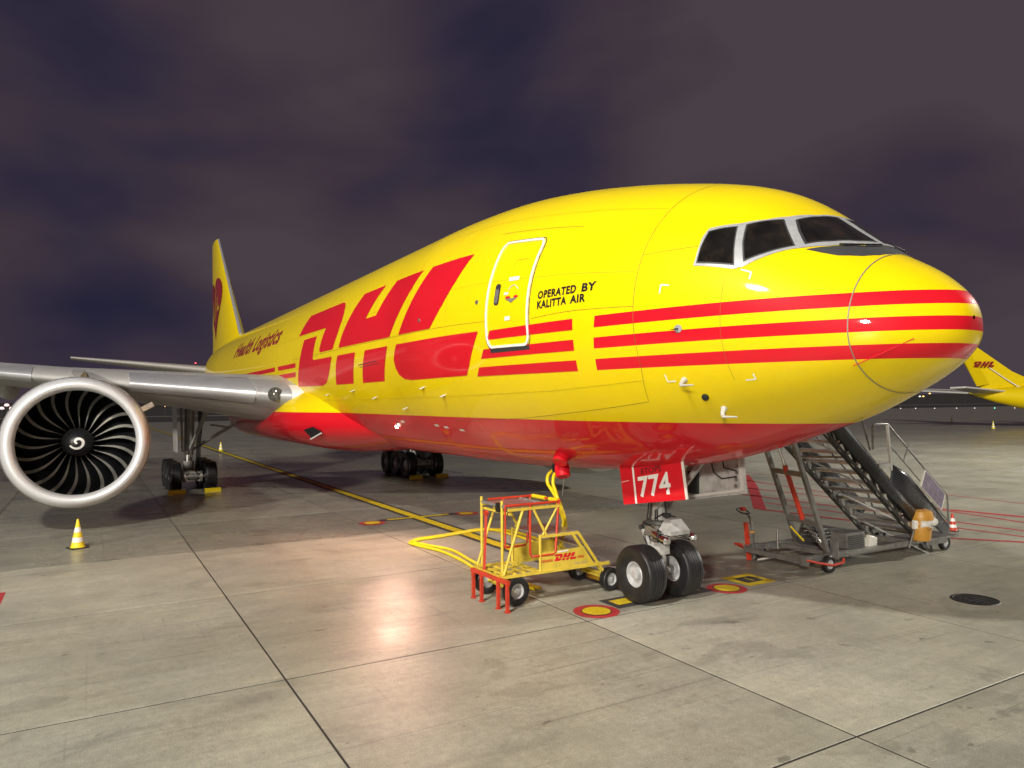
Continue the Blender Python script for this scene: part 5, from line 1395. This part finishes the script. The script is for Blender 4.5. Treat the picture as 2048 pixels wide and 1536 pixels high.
# ================================================================== lights on the horizon
M['glow_white'] = emit('glow_white', (1.0, 0.93, 0.85), 1.2)
M['glow_amber'] = emit('glow_amber', (1.0, 0.55, 0.18), 2)
M['glow_green'] = emit('glow_green', (0.15, 1.0, 0.65), 3)
M['glow_red'] = emit('glow_red', (1.0, 0.05, 0.08), 7)
M['glow_pink'] = emit('glow_pink', (1.0, 0.74, 0.72), 1.1)
def at(px, dist):
    dr_ = (d + rr * ((px - 1024) / 1457.88)); dr_.z = 0; dr_.normalize()
    return V(CAM.x, CAM.y, 0) + dr_ * dist
def field_lamp(px, dist, h, m_, label, r_=0.5, name='light_post', cat='light post', group='lamp posts on the far side of the airfield'):
    p = at(px, dist)
    t = thing(name, p, label, cat, group)
    MB().tube((0, 0, 0), (0, 0, h), 0.12 if h > 2 else 0.08, 0.07, n=8).build('pole', 'dark_metal', t)
    MB().lathe([(h - r_ * .3, 0.0), (h, r_), (h + r_ * .8, r_ * .7), (h + r_, 0)], n=12).build('lamp', m_, t)
    return t
ords = ['first', 'second', 'third', 'fourth', 'fifth', 'sixth', 'seventh']
for i, (px, m_, h) in enumerate(((1846, 'glow_amber', 6), (1859, 'glow_amber', 8), (1884, 'glow_white', 10), (1906, 'glow_amber', 9), (1929, 'glow_white', 11), (1839, 'glow_white', 6))):
    place = ['second', 'third', 'fourth', 'fifth', 'sixth', 'first'][i]
    field_lamp(px, 600, h, m_, f'{"amber" if m_ == "glow_amber" else "white"} lamp post on the horizon past the nose, {place} from the nose', 0.75)
for i, (px, m_) in enumerate(((1800, 'glow_white'), (1830, 'glow_white'), (1868, 'glow_white'), (1912, 'glow_white'), (1948, 'glow_white'), (1988, 'glow_green'), (2028, 'glow_white'))):
    lab = 'green edge light low on the airfield below the distant tail' if m_ == 'glow_green' else f'small white edge light low on the airfield, {ords[i]} from the nose underside'
    field_lamp(px, 330, 0.35, m_, lab, 0.22, 'edge_light', 'edge light', 'edge lights along the taxiway')
for i, px in enumerate((4, 14, 24, -8)):
    field_lamp(px, 420, 3.5 + 1.5 * (i % 2), 'glow_pink', ['bright pinkish lamp on the horizon at the outer rim of the engine, middle one', 'bright pinkish lamp on the horizon hugging the engine rim, second from it', 'bright pinkish lamp on the horizon touching the engine rim', 'bright pinkish lamp on the horizon at the very edge of the picture'][i], 1.1)
field_lamp(391, 380, 24.5, 'glow_red', 'tall mast with a red lamp beside the tail of the near airplane', 0.35, 'warning_mast', 'mast', None)
for i, px in enumerate((330, 345, 362)):
    field_lamp(px, 450, 4, 'glow_amber', f'dim amber lamp between engine and main gear strut, {ords[i]} from the engine', 0.3)
# low dark hills far off
for name, pts in (('hills', [(-5200, -3500, 20), (-5300, -1500, 42), (-5400, 500, 30), (-5300, 2600, 55), (-4600, 4600, 35), (-3200, 5800, 50), (-1500, 6500, 25)]),):
    mb = MB(); rows = [[V(x, y, -2) for x, y, z in pts], [V(x * 1.03, y * 1.03, z) for x, y, z in pts], [V(x * 1.12, y * 1.12, z * 0.8) for x, y, z in pts], [V(x * 1.2, y * 1.2, -2) for x, y, z in pts]]
    mb.grid(rows); tag(mb.build(name, 'grass'), kind='structure')
# the floodlight mast behind the viewer, and the added one, both outside the picture
for loc_, lab_, rz_ in (((9.05, -20.75, 0), 'tall grey floodlight mast with a bank of lamps behind the viewer', -0.7), ((11.3, 47.6, 0), 'tall grey floodlight mast added out of view past the airplane nose to even out the light', 2.2)):
    fm = thing('floodlight_mast', loc_, lab_, 'floodlight mast', 'floodlight masts of the stand', rz_ * 0)
    MB().path([(0, 0, 0), (0, 0, 10), (0, 0, 21.6)], [0.26, 0.2, 0.12], 16).build('pole', 'galv', fm)
    sgn = 1 if loc_[1] < 0 else -1
    MB().box((0, 0.05 * sgn, 21.0), (2.6, 0.12, 0.12)).build('cross_arm', 'galv', fm, smooth=False)
    for k in range(4):
        MB().box((-0.84 + 0.56 * k, 0.20 * sgn, 21.08), (0.46, 0.20, 0.62), Matrix.Rotation(0.6 * sgn, 3, 'X')).build('lamp_head', 'galv', fm, smooth=False)
